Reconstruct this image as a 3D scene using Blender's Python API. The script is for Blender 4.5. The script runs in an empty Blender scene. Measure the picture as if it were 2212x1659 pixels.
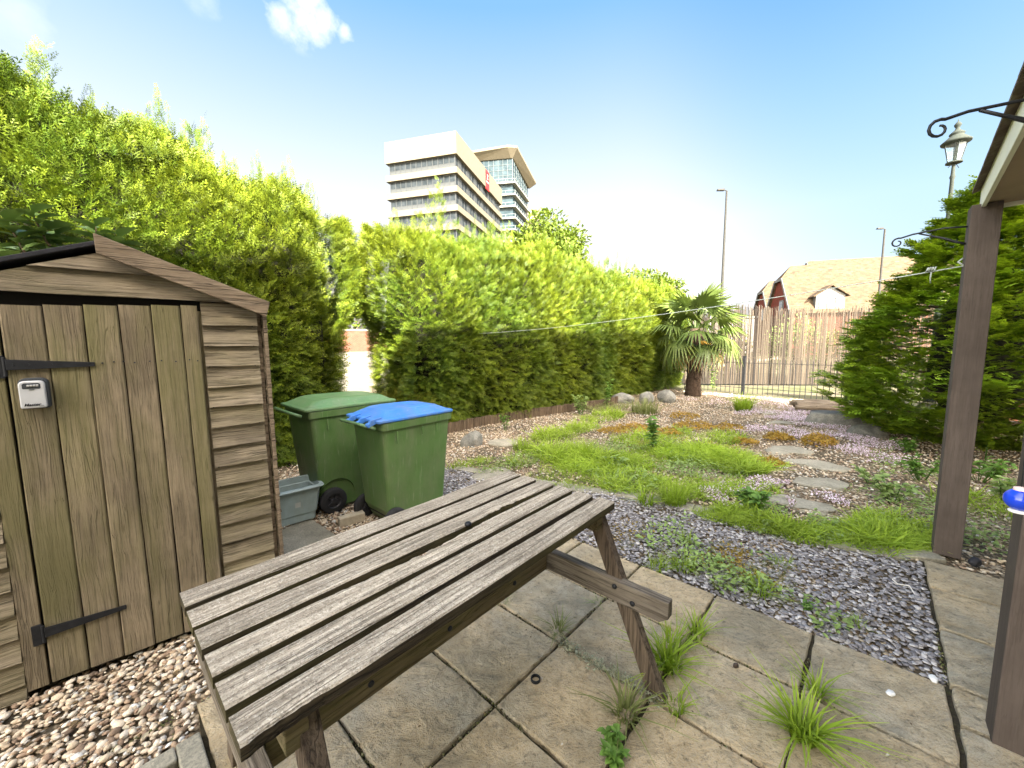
import bpy, math, random
import numpy as np
from mathutils import Vector, Matrix, Euler, noise as mnoise

# ------------------------------------------------------------------ camera, sky, sun, exposure
scene = bpy.context.scene
COL = scene.collection
R = math.radians
FPX, PITCH, ROLL, EYE = 831.0, R(6.0), R(-0.45), 1.45
_f = np.array([0, math.cos(PITCH), -math.sin(PITCH)]); _u = np.array([0, math.sin(PITCH), math.cos(PITCH)]); _x = np.array([1., 0, 0])
XR = math.cos(ROLL)*_x + math.sin(ROLL)*_u; UR = -math.sin(ROLL)*_x + math.cos(ROLL)*_u
CAM = np.array([0, 0, EYE])
cam_d = bpy.data.cameras.new("camera"); cam = bpy.data.objects.new("camera", cam_d); COL.objects.link(cam)
cam_d.sensor_width = 36; cam_d.lens = 36*FPX/2212; cam_d.clip_start = 0.05; cam_d.clip_end = 3000
cam.matrix_world = Matrix(((XR[0], UR[0], -_f[0], 0), (XR[1], UR[1], -_f[1], 0), (XR[2], UR[2], -_f[2], EYE), (0, 0, 0, 1)))
scene.camera = cam

SUN_EL, SUN_AZ = R(33), R(165)            # azimuth clockwise from +Y
world = bpy.data.worlds.new("World"); scene.world = world; world.use_nodes = True
scene.view_settings.view_transform = 'Standard'; scene.view_settings.look = 'None'
scene.view_settings.exposure = 3.0; scene.view_settings.gamma = 1.0
SKY_STRENGTH = 0.15
wt = world.node_tree; wt.nodes.clear()
def wn(t, **k):
    n = wt.nodes.new(t)
    for a, b in k.items(): setattr(n, a, b)
    return n
sky = wn('ShaderNodeTexSky', sky_type='NISHITA', sun_disc=False, sun_elevation=SUN_EL, sun_rotation=SUN_AZ,
         altitude=0.0, air_density=1.0, dust_density=1.2, ozone_density=1.0)
tc = wn('ShaderNodeTexCoord'); bg = wn('ShaderNodeBackground'); wo = wn('ShaderNodeOutputWorld')
bg.inputs['Strength'].default_value = SKY_STRENGTH
def skydir(px, py):
    d = _f + XR*(px-1106)/FPX + UR*(829.5-py)/FPX
    return d/np.linalg.norm(d)
# clouds: soft wisps fixed to directions of the sky
nz = wn('ShaderNodeTexNoise'); nz.inputs['Scale'].default_value = 9; nz.inputs['Detail'].default_value = 10; nz.inputs['Roughness'].default_value = .62
wt.links.new(tc.outputs['Generated'], nz.inputs['Vector'])
prev = None
for (px, py, rad, amt) in ((652, -8, .07, 1.0), (700, 34, .04, .9), (745, 72, .02, .8), (440, -16, .035, .22), (30, 30, .05, .18), (610, 30, .03, .8)):
    d = skydir(px, py)
    vm = wn('ShaderNodeVectorMath', operation='DISTANCE'); wt.links.new(tc.outputs['Generated'], vm.inputs[0]); vm.inputs[1].default_value = tuple(d)
    ml = wn('ShaderNodeMath', operation='MULTIPLY_ADD'); wt.links.new(vm.outputs['Value'], ml.inputs[0]); ml.inputs[1].default_value = -1/rad; ml.inputs[2].default_value = 1.0
    ad = wn('ShaderNodeMath', operation='MULTIPLY_ADD'); wt.links.new(nz.outputs['Fac'], ad.inputs[0]); ad.inputs[1].default_value = 3.2; ad.inputs[2].default_value = -1.75
    sm = wn('ShaderNodeMath', operation='ADD'); wt.links.new(ml.outputs[0], sm.inputs[0]); wt.links.new(ad.outputs[0], sm.inputs[1])
    mn = wn('ShaderNodeMath', operation='MINIMUM'); mn.inputs[1].default_value = 1
    g = wn('ShaderNodeMath', operation='MULTIPLY', use_clamp=True); wt.links.new(sm.outputs[0], g.inputs[0]); g.inputs[1].default_value = amt*1.3
    m2 = wn('ShaderNodeMath', operation='MULTIPLY_ADD', use_clamp=True); wt.links.new(ml.outputs[0], m2.inputs[0]); m2.inputs[1].default_value = 3.; m2.inputs[2].default_value = .6
    g2 = wn('ShaderNodeMath', operation='MULTIPLY'); wt.links.new(g.outputs[0], g2.inputs[0]); wt.links.new(m2.outputs[0], g2.inputs[1])
    if prev is None: prev = g2
    else:
        mx = wn('ShaderNodeMath', operation='MAXIMUM'); wt.links.new(prev.outputs[0], mx.inputs[0]); wt.links.new(g2.outputs[0], mx.inputs[1]); prev = mx
skyc = wn('ShaderNodeHueSaturation'); skyc.inputs['Saturation'].default_value = .50; skyc.inputs['Value'].default_value = 1.0
wt.links.new(sky.outputs[0], skyc.inputs['Color'])
# unseen sky behind is tinted warm and brightened as added fill light; the sky ahead runs from a pale horizon to blue overhead
wtint = wn('ShaderNodeMixRGB', blend_type='MULTIPLY'); wtint.inputs[0].default_value = 1; wtint.inputs[2].default_value = (2.15, 1.85, 1.48, 1); wt.links.new(skyc.outputs[0], wtint.inputs[1])
sx = wn('ShaderNodeSeparateXYZ'); wt.links.new(tc.outputs['Generated'], sx.inputs[0])
grad = wn('ShaderNodeValToRGB'); wt.links.new(sx.outputs['Z'], grad.inputs[0]); e = grad.color_ramp.elements
K = 0.5
GS = [(0.0, (1.05, 1.05, 1.05)), (.26, (1.0, 1.02, 1.04)), (.44, (.62, .78, .99)), (.62, (.25, .52, .95)), (.9, (.16, .42, 1.0))]
while len(e) < len(GS): e.new(.5)
for k, (p_, c_) in enumerate(GS): e[k].position = p_; e[k].color = (*[v*K for v in c_], 1)
gsc = wn('ShaderNodeMixRGB', blend_type='MULTIPLY'); gsc.inputs[0].default_value = 1; gsc.inputs[2].default_value = (2.0, 2.0, 2.0, 1); wt.links.new(grad.outputs[0], gsc.inputs[1])
bd_ = wn('ShaderNodeVectorMath', operation='DOT_PRODUCT'); wt.links.new(tc.outputs['Generated'], bd_.inputs[0]); bd_.inputs[1].default_value = tuple(skydir(2500, -200))
br_ = wn('ShaderNodeMapRange', interpolation_type='SMOOTHERSTEP'); br_.inputs['From Min'].default_value = .78; br_.inputs['From Max'].default_value = 1.0; wt.links.new(bd_.outputs['Value'], br_.inputs['Value'])
deep = wn('ShaderNodeMixRGB', blend_type='MULTIPLY'); deep.inputs[2].default_value = (.55, .78, 1.0, 1); wt.links.new(br_.outputs[0], deep.inputs[0]); wt.links.new(gsc.outputs[0], deep.inputs[1])
fr_ = wn('ShaderNodeMapRange'); fr_.inputs['From Min'].default_value = -.15; fr_.inputs['From Max'].default_value = .25; wt.links.new(sx.outputs['Y'], fr_.inputs['Value'])
smix = wn('ShaderNodeMixRGB'); wt.links.new(fr_.outputs[0], smix.inputs[0]); wt.links.new(wtint.outputs[0], smix.inputs[1]); wt.links.new(deep.outputs[0], smix.inputs[2])
cm = wn('ShaderNodeMixRGB'); cm.inputs[2].default_value = (1.3, 1.3, 1.35, 1)
wt.links.new(prev.outputs[0], cm.inputs[0]); wt.links.new(smix.outputs[0], cm.inputs[1])
wt.links.new(cm.outputs[0], bg.inputs['Color']); wt.links.new(bg.outputs[0], wo.inputs[0])

sun_d = bpy.data.lights.new("sun", 'SUN'); sun = bpy.data.objects.new("sun", sun_d); COL.objects.link(sun)
sun_d.energy = 5.0; sun_d.angle = R(0.5); sun_d.color = (1.0, .93, .80)
sv = Vector((math.sin(SUN_AZ)*math.cos(SUN_EL), math.cos(SUN_AZ)*math.cos(SUN_EL), math.sin(SUN_EL)))
sun.rotation_euler = sv.to_track_quat('Z', 'Y').to_euler(); sun.location = (-2, -20, 30)

# ------------------------------------------------------------------ measuring helpers (points on the ground / at a depth)
def ray(px, py): return _f + XR*(px-1106)/FPX + UR*(829.5-py)/FPX
def gp(px, py, z=0.0):
    d = ray(px, py); return CAM + d*(z-EYE)/d[2]
def at(px, py, Y):
    d = ray(px, py); return CAM + d*Y/d[1]
G0 = np.array([-.7182, 1.3874]); GA = np.array([.3315, -.2999]); GB = np.array([.3061, .3242])   # paving grid
def G(i, j): return G0 + i*GA + j*GB
BD = np.array([.72, .694]); ND = np.array([-.694, .72])   # along the house / away from the house
def TC(t, c): return BD*t + ND*c
rng = np.random.default_rng(7); random.seed(7)

# ------------------------------------------------------------------ tagging and mesh helpers
def tag(o, label=None, cat=None, group=None, kind=None):
    if label: o['label'] = label
    if cat: o['category'] = cat
    if group: o['group'] = group
    if kind: o['kind'] = kind
    return o
def empty(name, loc=(0, 0, 0), rz=0.0):
    o = bpy.data.objects.new(name, None); COL.objects.link(o); o.location = loc; o.rotation_euler = (0, 0, rz)
    o.empty_display_size = .1; return o
def add_obj(name, me, mat=None, parent=None):
    o = bpy.data.objects.new(name, me); COL.objects.link(o)
    if mat: me.materials.append(mat)
    if parent: o.parent = parent
    return o
def children(o): return [c for c in COL.objects if c.parent == o]
def copy_tree(o, parent=None):
    c = o.copy(); COL.objects.link(c)
    if parent: c.parent = parent
    for ch in children(o): copy_tree(ch, c)
    return c

class MB:
    def __init__(s): s.v = []; s.f = []; s.r = []
    def add(s, vs, fs, rnd=None):
        if rnd is None: rnd = random.random()
        b = len(s.v); s.v += [tuple(map(float, p)) for p in vs]; s.f += [tuple(b+i for i in f) for f in fs]; s.r += [rnd]*len(vs)
    def box(s, c, size, M=None, rnd=None):
        x, y, z = [k/2 for k in size]; c = Vector(c)
        vs = [Vector(p) for p in ((-x,-y,-z),(x,-y,-z),(x,y,-z),(-x,y,-z),(-x,-y,z),(x,-y,z),(x,y,z),(-x,y,z))]
        if M is not None: vs = [M @ p for p in vs]
        s.add([p+c for p in vs], [(3,2,1,0),(4,5,6,7),(0,1,5,4),(1,2,6,5),(2,3,7,6),(3,0,4,7)], rnd)
    def hexa(s, vs, rnd=None):   # 8 corners: bottom 4 ccw, top 4 ccw
        s.add(vs, [(3,2,1,0),(4,5,6,7),(0,1,5,4),(1,2,6,5),(2,3,7,6),(3,0,4,7)], rnd)
    def bar(s, p0, p1, w, h, up=(0, 0, 1), rnd=None):
        p0 = Vector(p0); p1 = Vector(p1); d = (p1-p0); L = d.length; d.normalize()
        y = Vector(up).cross(d)
        if y.length < 1e-5: y = Vector((0, 1, 0)).cross(d)
        y.normalize(); z = d.cross(y)
        M = Matrix((d, y, z)).transposed()
        s.box((p0+p1)/2, (L, w, h), M, rnd)
    def tube(s, pts, r, n=8, cap=True, rnd=None):
        pts = [Vector(p) for p in pts]; k = len(pts)
        rr = [r]*k if not hasattr(r, '__len__') else r
        vs = []; fs = []; pv = None
        for i, p in enumerate(pts):
            d = (pts[min(i+1, k-1)]-pts[max(i-1, 0)]).normalized()
            if pv is None:
                a = Vector((0, 0, 1)) if abs(d.z) < .9 else Vector((1, 0, 0)); x = a.cross(d).normalized()
            else: x = (pv - d*pv.dot(d)).normalized()
            pv = x; y = d.cross(x)
            for q in range(n):
                t = 2*math.pi*q/n; vs.append(p+(x*math.cos(t)+y*math.sin(t))*rr[i])
        for i in range(k-1):
            for q in range(n):
                fs.append((i*n+q, i*n+(q+1) % n, (i+1)*n+(q+1) % n, (i+1)*n+q))
        if cap: fs += [tuple(range(n-1, -1, -1)), tuple((k-1)*n+q for q in range(n))]
        s.add(vs, fs, rnd)
    def lathe(s, prof, n=16, c=(0, 0, 0), M=None, rnd=None, cap=True):
        vs = []; fs = []; k = len(prof); c = Vector(c)
        for (r, z) in prof:
            for q in range(n):
                t = 2*math.pi*q/n; p = Vector((r*math.cos(t), r*math.sin(t), z))
                if M is not None: p = M @ p
                vs.append(p+c)
        for i in range(k-1):
            for q in range(n): fs.append((i*n+q, i*n+(q+1) % n, (i+1)*n+(q+1) % n, (i+1)*n+q))
        if cap: fs += [tuple(range(n-1, -1, -1)), tuple((k-1)*n+q for q in range(n))]
        s.add(vs, fs, rnd)
    def prism(s, poly, d, rnd=None):   # poly of 3D points, extruded by vector d
        n = len(poly); a = [Vector(p) for p in poly]; b = [p+Vector(d) for p in a]
        s.add(a+b, [tuple(range(n-1, -1, -1)), tuple(range(n, 2*n))]+[(i, (i+1) % n, n+(i+1) % n, n+i) for i in range(n)], rnd)
    def build(s, name, mat, parent=None, smooth=False, bevel=0, seg=2):
        me = bpy.data.meshes.new(name); me.from_pydata(s.v, [], s.f); me.update()
        a = me.attributes.new('rnd', 'FLOAT', 'POINT'); a.data.foreach_set('value', np.array(s.r, dtype=np.float32))
        if smooth: me.polygons.foreach_set('use_smooth', [True]*len(me.polygons))
        o = add_obj(name, me, mat, parent)
        bm_fix(me)
        if bevel:
            m = o.modifiers.new('bevel', 'BEVEL'); m.width = bevel; m.segments = seg; m.limit_method = 'ANGLE'; m.angle_limit = R(40)
        return o
import bmesh
def bm_fix(me):
    bm = bmesh.new(); bm.from_mesh(me); bmesh.ops.recalc_face_normals(bm, faces=bm.faces); bm.to_mesh(me); bm.free()

def big(name, V, F, mat, parent=None, smooth=False, attrs=None):
    V = np.ascontiguousarray(V, dtype=np.float32); F = np.ascontiguousarray(F, dtype=np.int32); k = F.shape[1]
    me = bpy.data.meshes.new(name); me.vertices.add(len(V)); me.vertices.foreach_set('co', V.ravel())
    me.loops.add(F.size); me.loops.foreach_set('vertex_index', F.ravel())
    me.polygons.add(len(F)); me.polygons.foreach_set('loop_start', np.arange(0, F.size, k, dtype=np.int32))
    try: me.polygons.foreach_set('loop_total', np.full(len(F), k, dtype=np.int32))
    except Exception: pass
    if smooth: me.polygons.foreach_set('use_smooth', np.ones(len(F), dtype=bool))
    for an, av in (attrs or {}).items():
        a = me.attributes.new(an, 'FLOAT', 'POINT'); a.data.foreach_set('value', np.ascontiguousarray(av, dtype=np.float32))
    me.update(); me.validate()
    return add_obj(name, me, mat, parent)
def unit(a): return a/np.maximum(np.linalg.norm(a, axis=-1, keepdims=True), 1e-9)
def scatter(name, temps, P, X, Z, S, mat, parent=None, smooth=False, rnd=None):
    """temps: list of (verts, faces, tip). frame x along X, z along Z"""
    P = np.asarray(P, float); n = len(P); X = unit(np.asarray(X, float)); Z = np.asarray(Z, float)
    Z = unit(Z - X*np.sum(X*Z, 1, keepdims=True)); Y = np.cross(Z, X); S = np.asarray(S, float)
    if S.ndim == 0: S = np.full(n, float(S))
    if rnd is None: rnd = rng.random(n)
    which = rng.integers(0, len(temps), n); Vs = []; Fs = []; Rn = []; Tp = []; base = 0
    for t, (tv, tf, tt) in enumerate(temps):
        ix = np.nonzero(which == t)[0]
        if not len(ix): continue
        v = P[ix, None] + S[ix, None, None]*(tv[None, :, 0:1]*X[ix, None]+tv[None, :, 1:2]*Y[ix, None]+tv[None, :, 2:3]*Z[ix, None])
        m = len(tv); Vs.append(v.reshape(-1, 3)); Fs.append((tf[None]+(np.arange(len(ix))*m)[:, None, None]+base).reshape(-1, tf.shape[1]))
        Rn.append(np.repeat(rnd[ix], m)); Tp.append(np.tile(tt, len(ix))); base += m*len(ix)
    return big(name, np.concatenate(Vs), np.concatenate(Fs), mat, parent, smooth, {'rnd': np.concatenate(Rn), 'tip': np.concatenate(Tp)})
def in_poly(P, poly):
    x, y = P[:, 0], P[:, 1]; c = np.zeros(len(P), bool); n = len(poly)
    for i in range(n):
        x0, y0 = poly[i][:2]; x1, y1 = poly[(i+1) % n][:2]
        c ^= ((y0 > y) != (y1 > y)) & (x < (x1-x0)*(y-y0)/(y1-y0+1e-12)+x0)
    return c
def nz3(P, s, seed=0.0):
    P = np.asarray(P)*s+seed
    return (np.sin(P[:, 0]*1.7+1.3*np.sin(P[:, 1]*1.1+P[:, 2]))*.5+np.sin(P[:, 1]*2.3+1.7*np.sin(P[:, 2]*1.3+P[:, 0]*.7))*.3+np.sin(P[:, 2]*2.9+2*np.sin(P[:, 0]*1.9+P[:, 1]))*.3)

# ------------------------------------------------------------------ materials
class NT:
    def __init__(s, name):
        s.m = bpy.data.materials.new(name); s.m.use_nodes = True; s.t = s.m.node_tree; s.t.nodes.clear()
        s.out = s.t.nodes.new('ShaderNodeOutputMaterial'); s._tc = None
    def link(s, a, b): s.t.links.new(a, b)
    def _set(s, sock, v):
        if isinstance(v, bpy.types.NodeSocket): s.link(v, sock)
        elif isinstance(v, (tuple, list)) and len(v) == 3 and sock.type == 'RGBA': sock.default_value = (*v, 1)
        else: sock.default_value = v
    def co(s, which='Object'):
        if s._tc is None: s._tc = s.t.nodes.new('ShaderNodeTexCoord')
        return s._tc.outputs[which]
    def attr(s, name):
        n = s.t.nodes.new('ShaderNodeAttribute'); n.attribute_name = name; return n.outputs['Fac']
    def mapv(s, v, scale=(1, 1, 1), rot=(0, 0, 0), loc=(0, 0, 0)):
        n = s.t.nodes.new('ShaderNodeMapping'); s.link(v, n.inputs[0]); n.inputs['Scale'].default_value = scale; n.inputs['Rotation'].default_value = rot; n.inputs['Location'].default_value = loc; return n.outputs[0]
    def addv(s, v, k):
        n = s.t.nodes.new('ShaderNodeVectorMath'); n.operation = 'ADD'; s._set(n.inputs[0], v); s._set(n.inputs[1], k); return n.outputs[0]
    def noise(s, v, scale, detail=6, rough=.6, dist=0):
        n = s.t.nodes.new('ShaderNodeTexNoise'); s.link(v, n.inputs['Vector']); n.inputs['Scale'].default_value = scale
        n.inputs['Detail'].default_value = detail; n.inputs['Roughness'].default_value = rough; n.inputs['Distortion'].default_value = dist; return n.outputs['Fac']
    def vor(s, v, scale, feature='F1', out='Distance', rand=1):
        n = s.t.nodes.new('ShaderNodeTexVoronoi'); s.link(v, n.inputs['Vector']); n.inputs['Scale'].default_value = scale; n.feature = feature
        n.inputs['Randomness'].default_value = rand; return n.outputs[out]
    def ramp(s, f, stops):
        n = s.t.nodes.new('ShaderNodeValToRGB'); s.link(f, n.inputs[0]); e = n.color_ramp.elements
        while len(e) < len(stops): e.new(.5)
        for k, (p, c) in enumerate(stops):
            e[k].position = p; e[k].color = (c, c, c, 1) if not isinstance(c, (tuple, list)) else (*c, 1)
        return n.outputs[0]
    def mix(s, f, a, b, mode='MIX'):
        n = s.t.nodes.new('ShaderNodeMixRGB'); n.blend_type = mode; s._set(n.inputs[0], f); s._set(n.inputs[1], a); s._set(n.inputs[2], b); return n.outputs[0]
    def math(s, op, a, b=0.0, c=None, clamp=False):
        n = s.t.nodes.new('ShaderNodeMath'); n.operation = op; n.use_clamp = clamp; s._set(n.inputs[0], a); s._set(n.inputs[1], b)
        if c is not None: s._set(n.inputs[2], c)
        return n.outputs[0]
    def bump(s, h, strength=.5, dist=.01, nrm=None):
        n = s.t.nodes.new('ShaderNodeBump'); s.link(h, n.inputs['Height']); n.inputs['Strength'].default_value = strength; n.inputs['Distance'].default_value = dist
        if nrm: s.link(nrm, n.inputs['Normal'])
        return n.outputs[0]
    def principled(s, col, rough=.8, nrm=None, metal=0, spec=.3, **kw):
        n = s.t.nodes.new('ShaderNodeBsdfPrincipled'); s._set(n.inputs['Base Color'], col); s._set(n.inputs['Roughness'], rough)
        n.inputs['Metallic'].default_value = metal; n.inputs['Specular IOR Level'].default_value = spec
        if nrm: s.link(nrm, n.inputs['Normal'])
        for k, v in kw.items(): n.inputs[k].default_value = v
        s.link(n.outputs[0], s.out.inputs[0]); return n
def simple(name, col, rough=.6, metal=0, var=.12, scale=6, bump=0, bscale=40, spec=.3):
    t = NT(name); c = t.co(); n = t.noise(c, scale, 6, .65)
    lo = tuple(k*(1-var) for k in col); hi = tuple(min(1, k*(1+var)) for k in col)
    cc = t.ramp(n, [(.3, lo), (.7, hi)])
    nr = t.bump(t.noise(c, bscale, 4), bump, .004) if bump else None
    t.principled(cc, rough, nr, metal, spec); return t.m

def wood(name, axis, light, dark, green=None, gamt=0.0, lichen=0.0, crack=.85, gs=1.0, bump=.6, knots=.75):
    """weathered wood, grain along object axis 0/1/2, 'rnd' attribute offsets each board"""
    t = NT(name); r = t.attr('rnd'); c = t.co()
    comb = t.t.nodes.new('ShaderNodeCombineXYZ')
    for k in range(3): t.link(t.math('MULTIPLY', r, 7.3+5*k), comb.inputs[k])
    c = t.addv(c, comb.outputs[0])
    sc = [30*gs]*3; sc[axis] = 1.6*gs
    warp = t.noise(c, 2.2, 3, .5); 
    cw = t.t.nodes.new('ShaderNodeVectorMath'); cw.operation = 'MULTIPLY_ADD'; t.link(t.mix(1, warp, warp), cw.inputs[0]); cw.inputs[1].default_value = (.035, .035, .035) ; t.link(c, cw.inputs[2])
    g1 = t.noise(t.mapv(cw.outputs[0], sc), 1.0, 8, .72, .12)
    sc2 = [110*gs]*3; sc2[axis] = 3.5*gs
    g2 = t.noise(t.mapv(cw.outputs[0], sc2), 1.0, 4, .7, .2)
    base = t.mix(t.ramp(g1, [(.32, 0), (.68, 1)]), dark, light)
    base = t.mix(t.ramp(g2, [(.34, crack), (.5, 0)]), base, tuple(k*.35 for k in dark))
    sc3 = [34*gs]*3; sc3[axis] = .7*gs
    g3 = t.noise(t.mapv(cw.outputs[0], sc3), 1.0, 2, .5, .1); line = t.ramp(g3, [(.475, 0), (.5, 1), (.512, 0)])
    base = t.mix(t.math('MULTIPLY', line, crack), base, tuple(k*.22 for k in dark))
    blotch = t.noise(c, 3.0, 5, .6)
    pal = t.noise(t.mapv(c, [.8 if k == axis else 14. for k in range(3)]), 1.0, 5, .7)
    base = t.mix(t.ramp(pal, [(.56, 0), (.70, .5)]), base, tuple(min(1, k*1.35) for k in light))
    base = t.mix(t.ramp(blotch, [(.35, .6), (.6, 0)]), base, tuple(k*.7 for k in dark))
    # knots
    kn = t.vor(t.mapv(c, [3.0 if k == axis else 9. for k in range(3)]), 1.0)
    base = t.mix(t.ramp(kn, [(.02, knots), (.07, 0)]), base, tuple(k*.5 for k in dark))
    if green:
        gn = t.noise(t.mapv(c, [1.2 if k == axis else 4.5 for k in range(3)]), 1.0, 5, .6)
        base = t.mix(t.ramp(gn, [(.42, 0), (.62, gamt)]), base, green)
    if lichen:
        l1 = t.noise(c, 120, 5, .8); l0 = t.noise(c, 4, 3, .5)
        base = t.mix(t.math('MULTIPLY', t.ramp(l1, [(.56, 0), (.62, lichen)]), t.ramp(l0, [(.3, .35), (.55, 1)])), base, (.80, .75, .63))
        base = t.mix(t.ramp(t.noise(c, 210, 3, .7), [(.36, .7), (.45, 0)]), base, tuple(k*.35 for k in dark))
        base = t.mix(t.math('MULTIPLY', t.ramp(t.noise(c, 60, 5, .75), [(.38, .55), (.46, 0)]), 1.0), base, tuple(k*.45 for k in dark))
    tint = t.ramp(r, [(0, .88), (1, 1.08)])
    base = t.mix(1.0, base, tint, 'MULTIPLY')
    h = t.math('MULTIPLY_ADD', g1, .6, t.math('MULTIPLY', t.ramp(g2, [(.3, 0), (.55, 1)]), .8))
    h = t.math('SUBTRACT', h, line)
    t.principled(base, .88, t.bump(h, bump, .006), 0, .2); return t.m

def leafmat(name, c_in, c_mid, c_tip, trans=.35, rough=.55, spec=.3):
    t = NT(name); r = t.attr('rnd'); tip = t.attr('tip')
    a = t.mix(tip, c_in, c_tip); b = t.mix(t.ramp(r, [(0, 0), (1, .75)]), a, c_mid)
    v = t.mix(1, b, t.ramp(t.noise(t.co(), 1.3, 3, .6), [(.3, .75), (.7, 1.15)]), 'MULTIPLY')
    p = t.t.nodes.new('ShaderNodeBsdfPrincipled'); t.link(v, p.inputs['Base Color']); p.inputs['Roughness'].default_value = rough; p.inputs['Specular IOR Level'].default_value = spec
    tr = t.t.nodes.new('ShaderNodeBsdfTranslucent'); t.link(t.mix(1, v, (1.0, 1.0, .55), 'MULTIPLY'), tr.inputs[0])
    mx = t.t.nodes.new('ShaderNodeMixShader'); mx.inputs[0].default_value = trans
    t.link(p.outputs[0], mx.inputs[1]); t.link(tr.outputs[0], mx.inputs[2]); t.link(mx.outputs[0], t.out.inputs[0]); return t.m

M = {}
M['table_edge'] = wood('table_edge_dark', 0, (.10, .078, .05), (.03, .023, .015), (.10, .09, .03), .5)  # darker wood for the sides and undersides of the tabletop slats
M['table'] = wood('table_wood', 0, (.70, .61, .48), (.36, .30, .22), None, 0, .6, bump=.9, crack=.55, knots=.5)
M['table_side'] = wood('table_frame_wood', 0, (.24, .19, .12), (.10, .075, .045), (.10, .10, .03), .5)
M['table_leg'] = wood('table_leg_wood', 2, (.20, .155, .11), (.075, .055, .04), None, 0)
M['split'] = wood('split_wood', 0, (.42, .22, .09), (.13, .06, .025))
M['shed_v'] = wood('shed_door_wood', 2, (.31, .25, .165), (.15, .12, .078), (.13, .125, .045), .6, gs=1.3, crack=.45)
M['shed_h'] = wood('shed_cladding_wood', 0, (.39, .325, .23), (.165, .135, .095), (.20, .18, .07), .3, gs=1.2)
M['shed_b'] = wood('shed_barge_wood', 0, (.32, .25, .175), (.16, .12, .08))
M['post'] = wood('stained_post_wood', 2, (.115, .092, .078), (.085, .066, .055), bump=.2, crack=.25, knots=.0, gs=1.5)
M['log'] = wood('log_wood', 0, (.34, .27, .19), (.13, .10, .07))
M['iron'] = simple('black_iron', (.018, .019, .022), .5, .3, .3, 30, .3)
M['felt'] = simple('roof_felt', (.022, .022, .026), .95, 0, .3, 20, .6, 120)
M['void'] = simple('dark_inside', (.008, .007, .006), 1)

def stone(name, cols, scale=5, bump=.6, rough=.9, fine=60):
    t = NT(name); c = t.co(); r = t.attr('rnd')
    comb = t.t.nodes.new('ShaderNodeCombineXYZ')
    for k in range(3): t.link(t.math('MULTIPLY', r, 11.3+5*k), comb.inputs[k])
    c = t.addv(c, comb.outputs[0])
    n1 = t.noise(c, scale, 8, .65, .4); n2 = t.noise(c, fine, 5, .7)
    col = t.ramp(n1, [(.3, cols[0]), (.5, cols[1]), (.7, cols[2])])
    col = t.mix(t.ramp(n2, [(.35, .5), (.6, 0)]), col, tuple(k*.5 for k in cols[0]))
    t.principled(col, rough, t.bump(t.math('MULTIPLY_ADD', n1, 1.2, t.math('MULTIPLY', n2, .4)), bump, .02), 0, .25); return t.m
M['rock'] = stone('grey_rock', ((.09, .09, .08), (.19, .185, .16), (.32, .30, .25)))
M['step'] = stone('stepping_stone', ((.20, .18, .13), (.32, .295, .225), (.44, .40, .30)), 4)
def slabmat():
    t = NT('riven_paving'); c = t.co(); r = t.attr('rnd')
    comb = t.t.nodes.new('ShaderNodeCombineXYZ'); t.link(t.math('MULTIPLY', r, 17.3), comb.inputs[0]); t.link(t.math('MULTIPLY', r, -9.1), comb.inputs[1])
    c2 = t.addv(c, comb.outputs[0])
    n1 = t.noise(c2, 3.2, 7, .62, .5); n2 = t.noise(c2, 14, 8, .7, .3); n3 = t.noise(c2, 140, 3, .7)
    rv = t.noise(t.mapv(c2, (7, 12, 7), (0, 0, .8)), 1.0, 8, .68, .8)
    buff = t.mix(t.ramp(n2, [(.35, 0), (.65, 1)]), (.47, .345, .185), (.66, .52, .315))
    grey = t.mix(t.ramp(n2, [(.35, 0), (.65, 1)]), (.31, .275, .20), (.52, .465, .35))
    f = t.math('ADD', t.ramp(n1, [(.30, -0.0), (.62, 1)]), t.math('MULTIPLY_ADD', r, .9, -.22), clamp=True)
    col = t.mix(f, grey, buff)
    col = t.mix(t.ramp(rv, [(.30, .6), (.44, 0)]), col, (.20, .165, .10))
    col = t.mix(t.ramp(n3, [(.42, 0), (.62, .35)]), col, (.50, .47, .40))
    col = t.mix(t.ramp(n3, [(.30, .45), (.42, 0)]), col, (.10, .095, .075))
    dk = t.noise(c, 1.9, 5, .6); col = t.mix(t.ramp(dk, [(.34, .6), (.54, 0)]), col, (.17, .155, .105))
    sp = t.noise(c, 38, 5, .75); col = t.mix(t.ramp(sp, [(.36, .6), (.46, 0)]), col, (.12, .105, .07))
    h = t.math('MULTIPLY_ADD', rv, 1.3, t.math('MULTIPLY_ADD', n2, .9, t.math('MULTIPLY', n3, .15)))
    t.principled(col, .85, t.bump(h, 1.0, .03), 0, .3); return t.m
M['slab'] = slabmat()
def concmat():
    t = NT('worn_concrete'); c = t.co(); n1 = t.noise(c, 4, 8, .7); n2 = t.noise(c, 90, 4, .7)
    col = t.ramp(n1, [(.3, (.20, .185, .14)), (.55, (.33, .305, .235)), (.75, (.43, .40, .31))])
    col = t.mix(t.ramp(n2, [(.35, .6), (.6, 0)]), col, (.09, .09, .075))
    t.principled(col, .9, t.bump(n2, .6, .006)); return t.m
M['conc'] = concmat()
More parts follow.
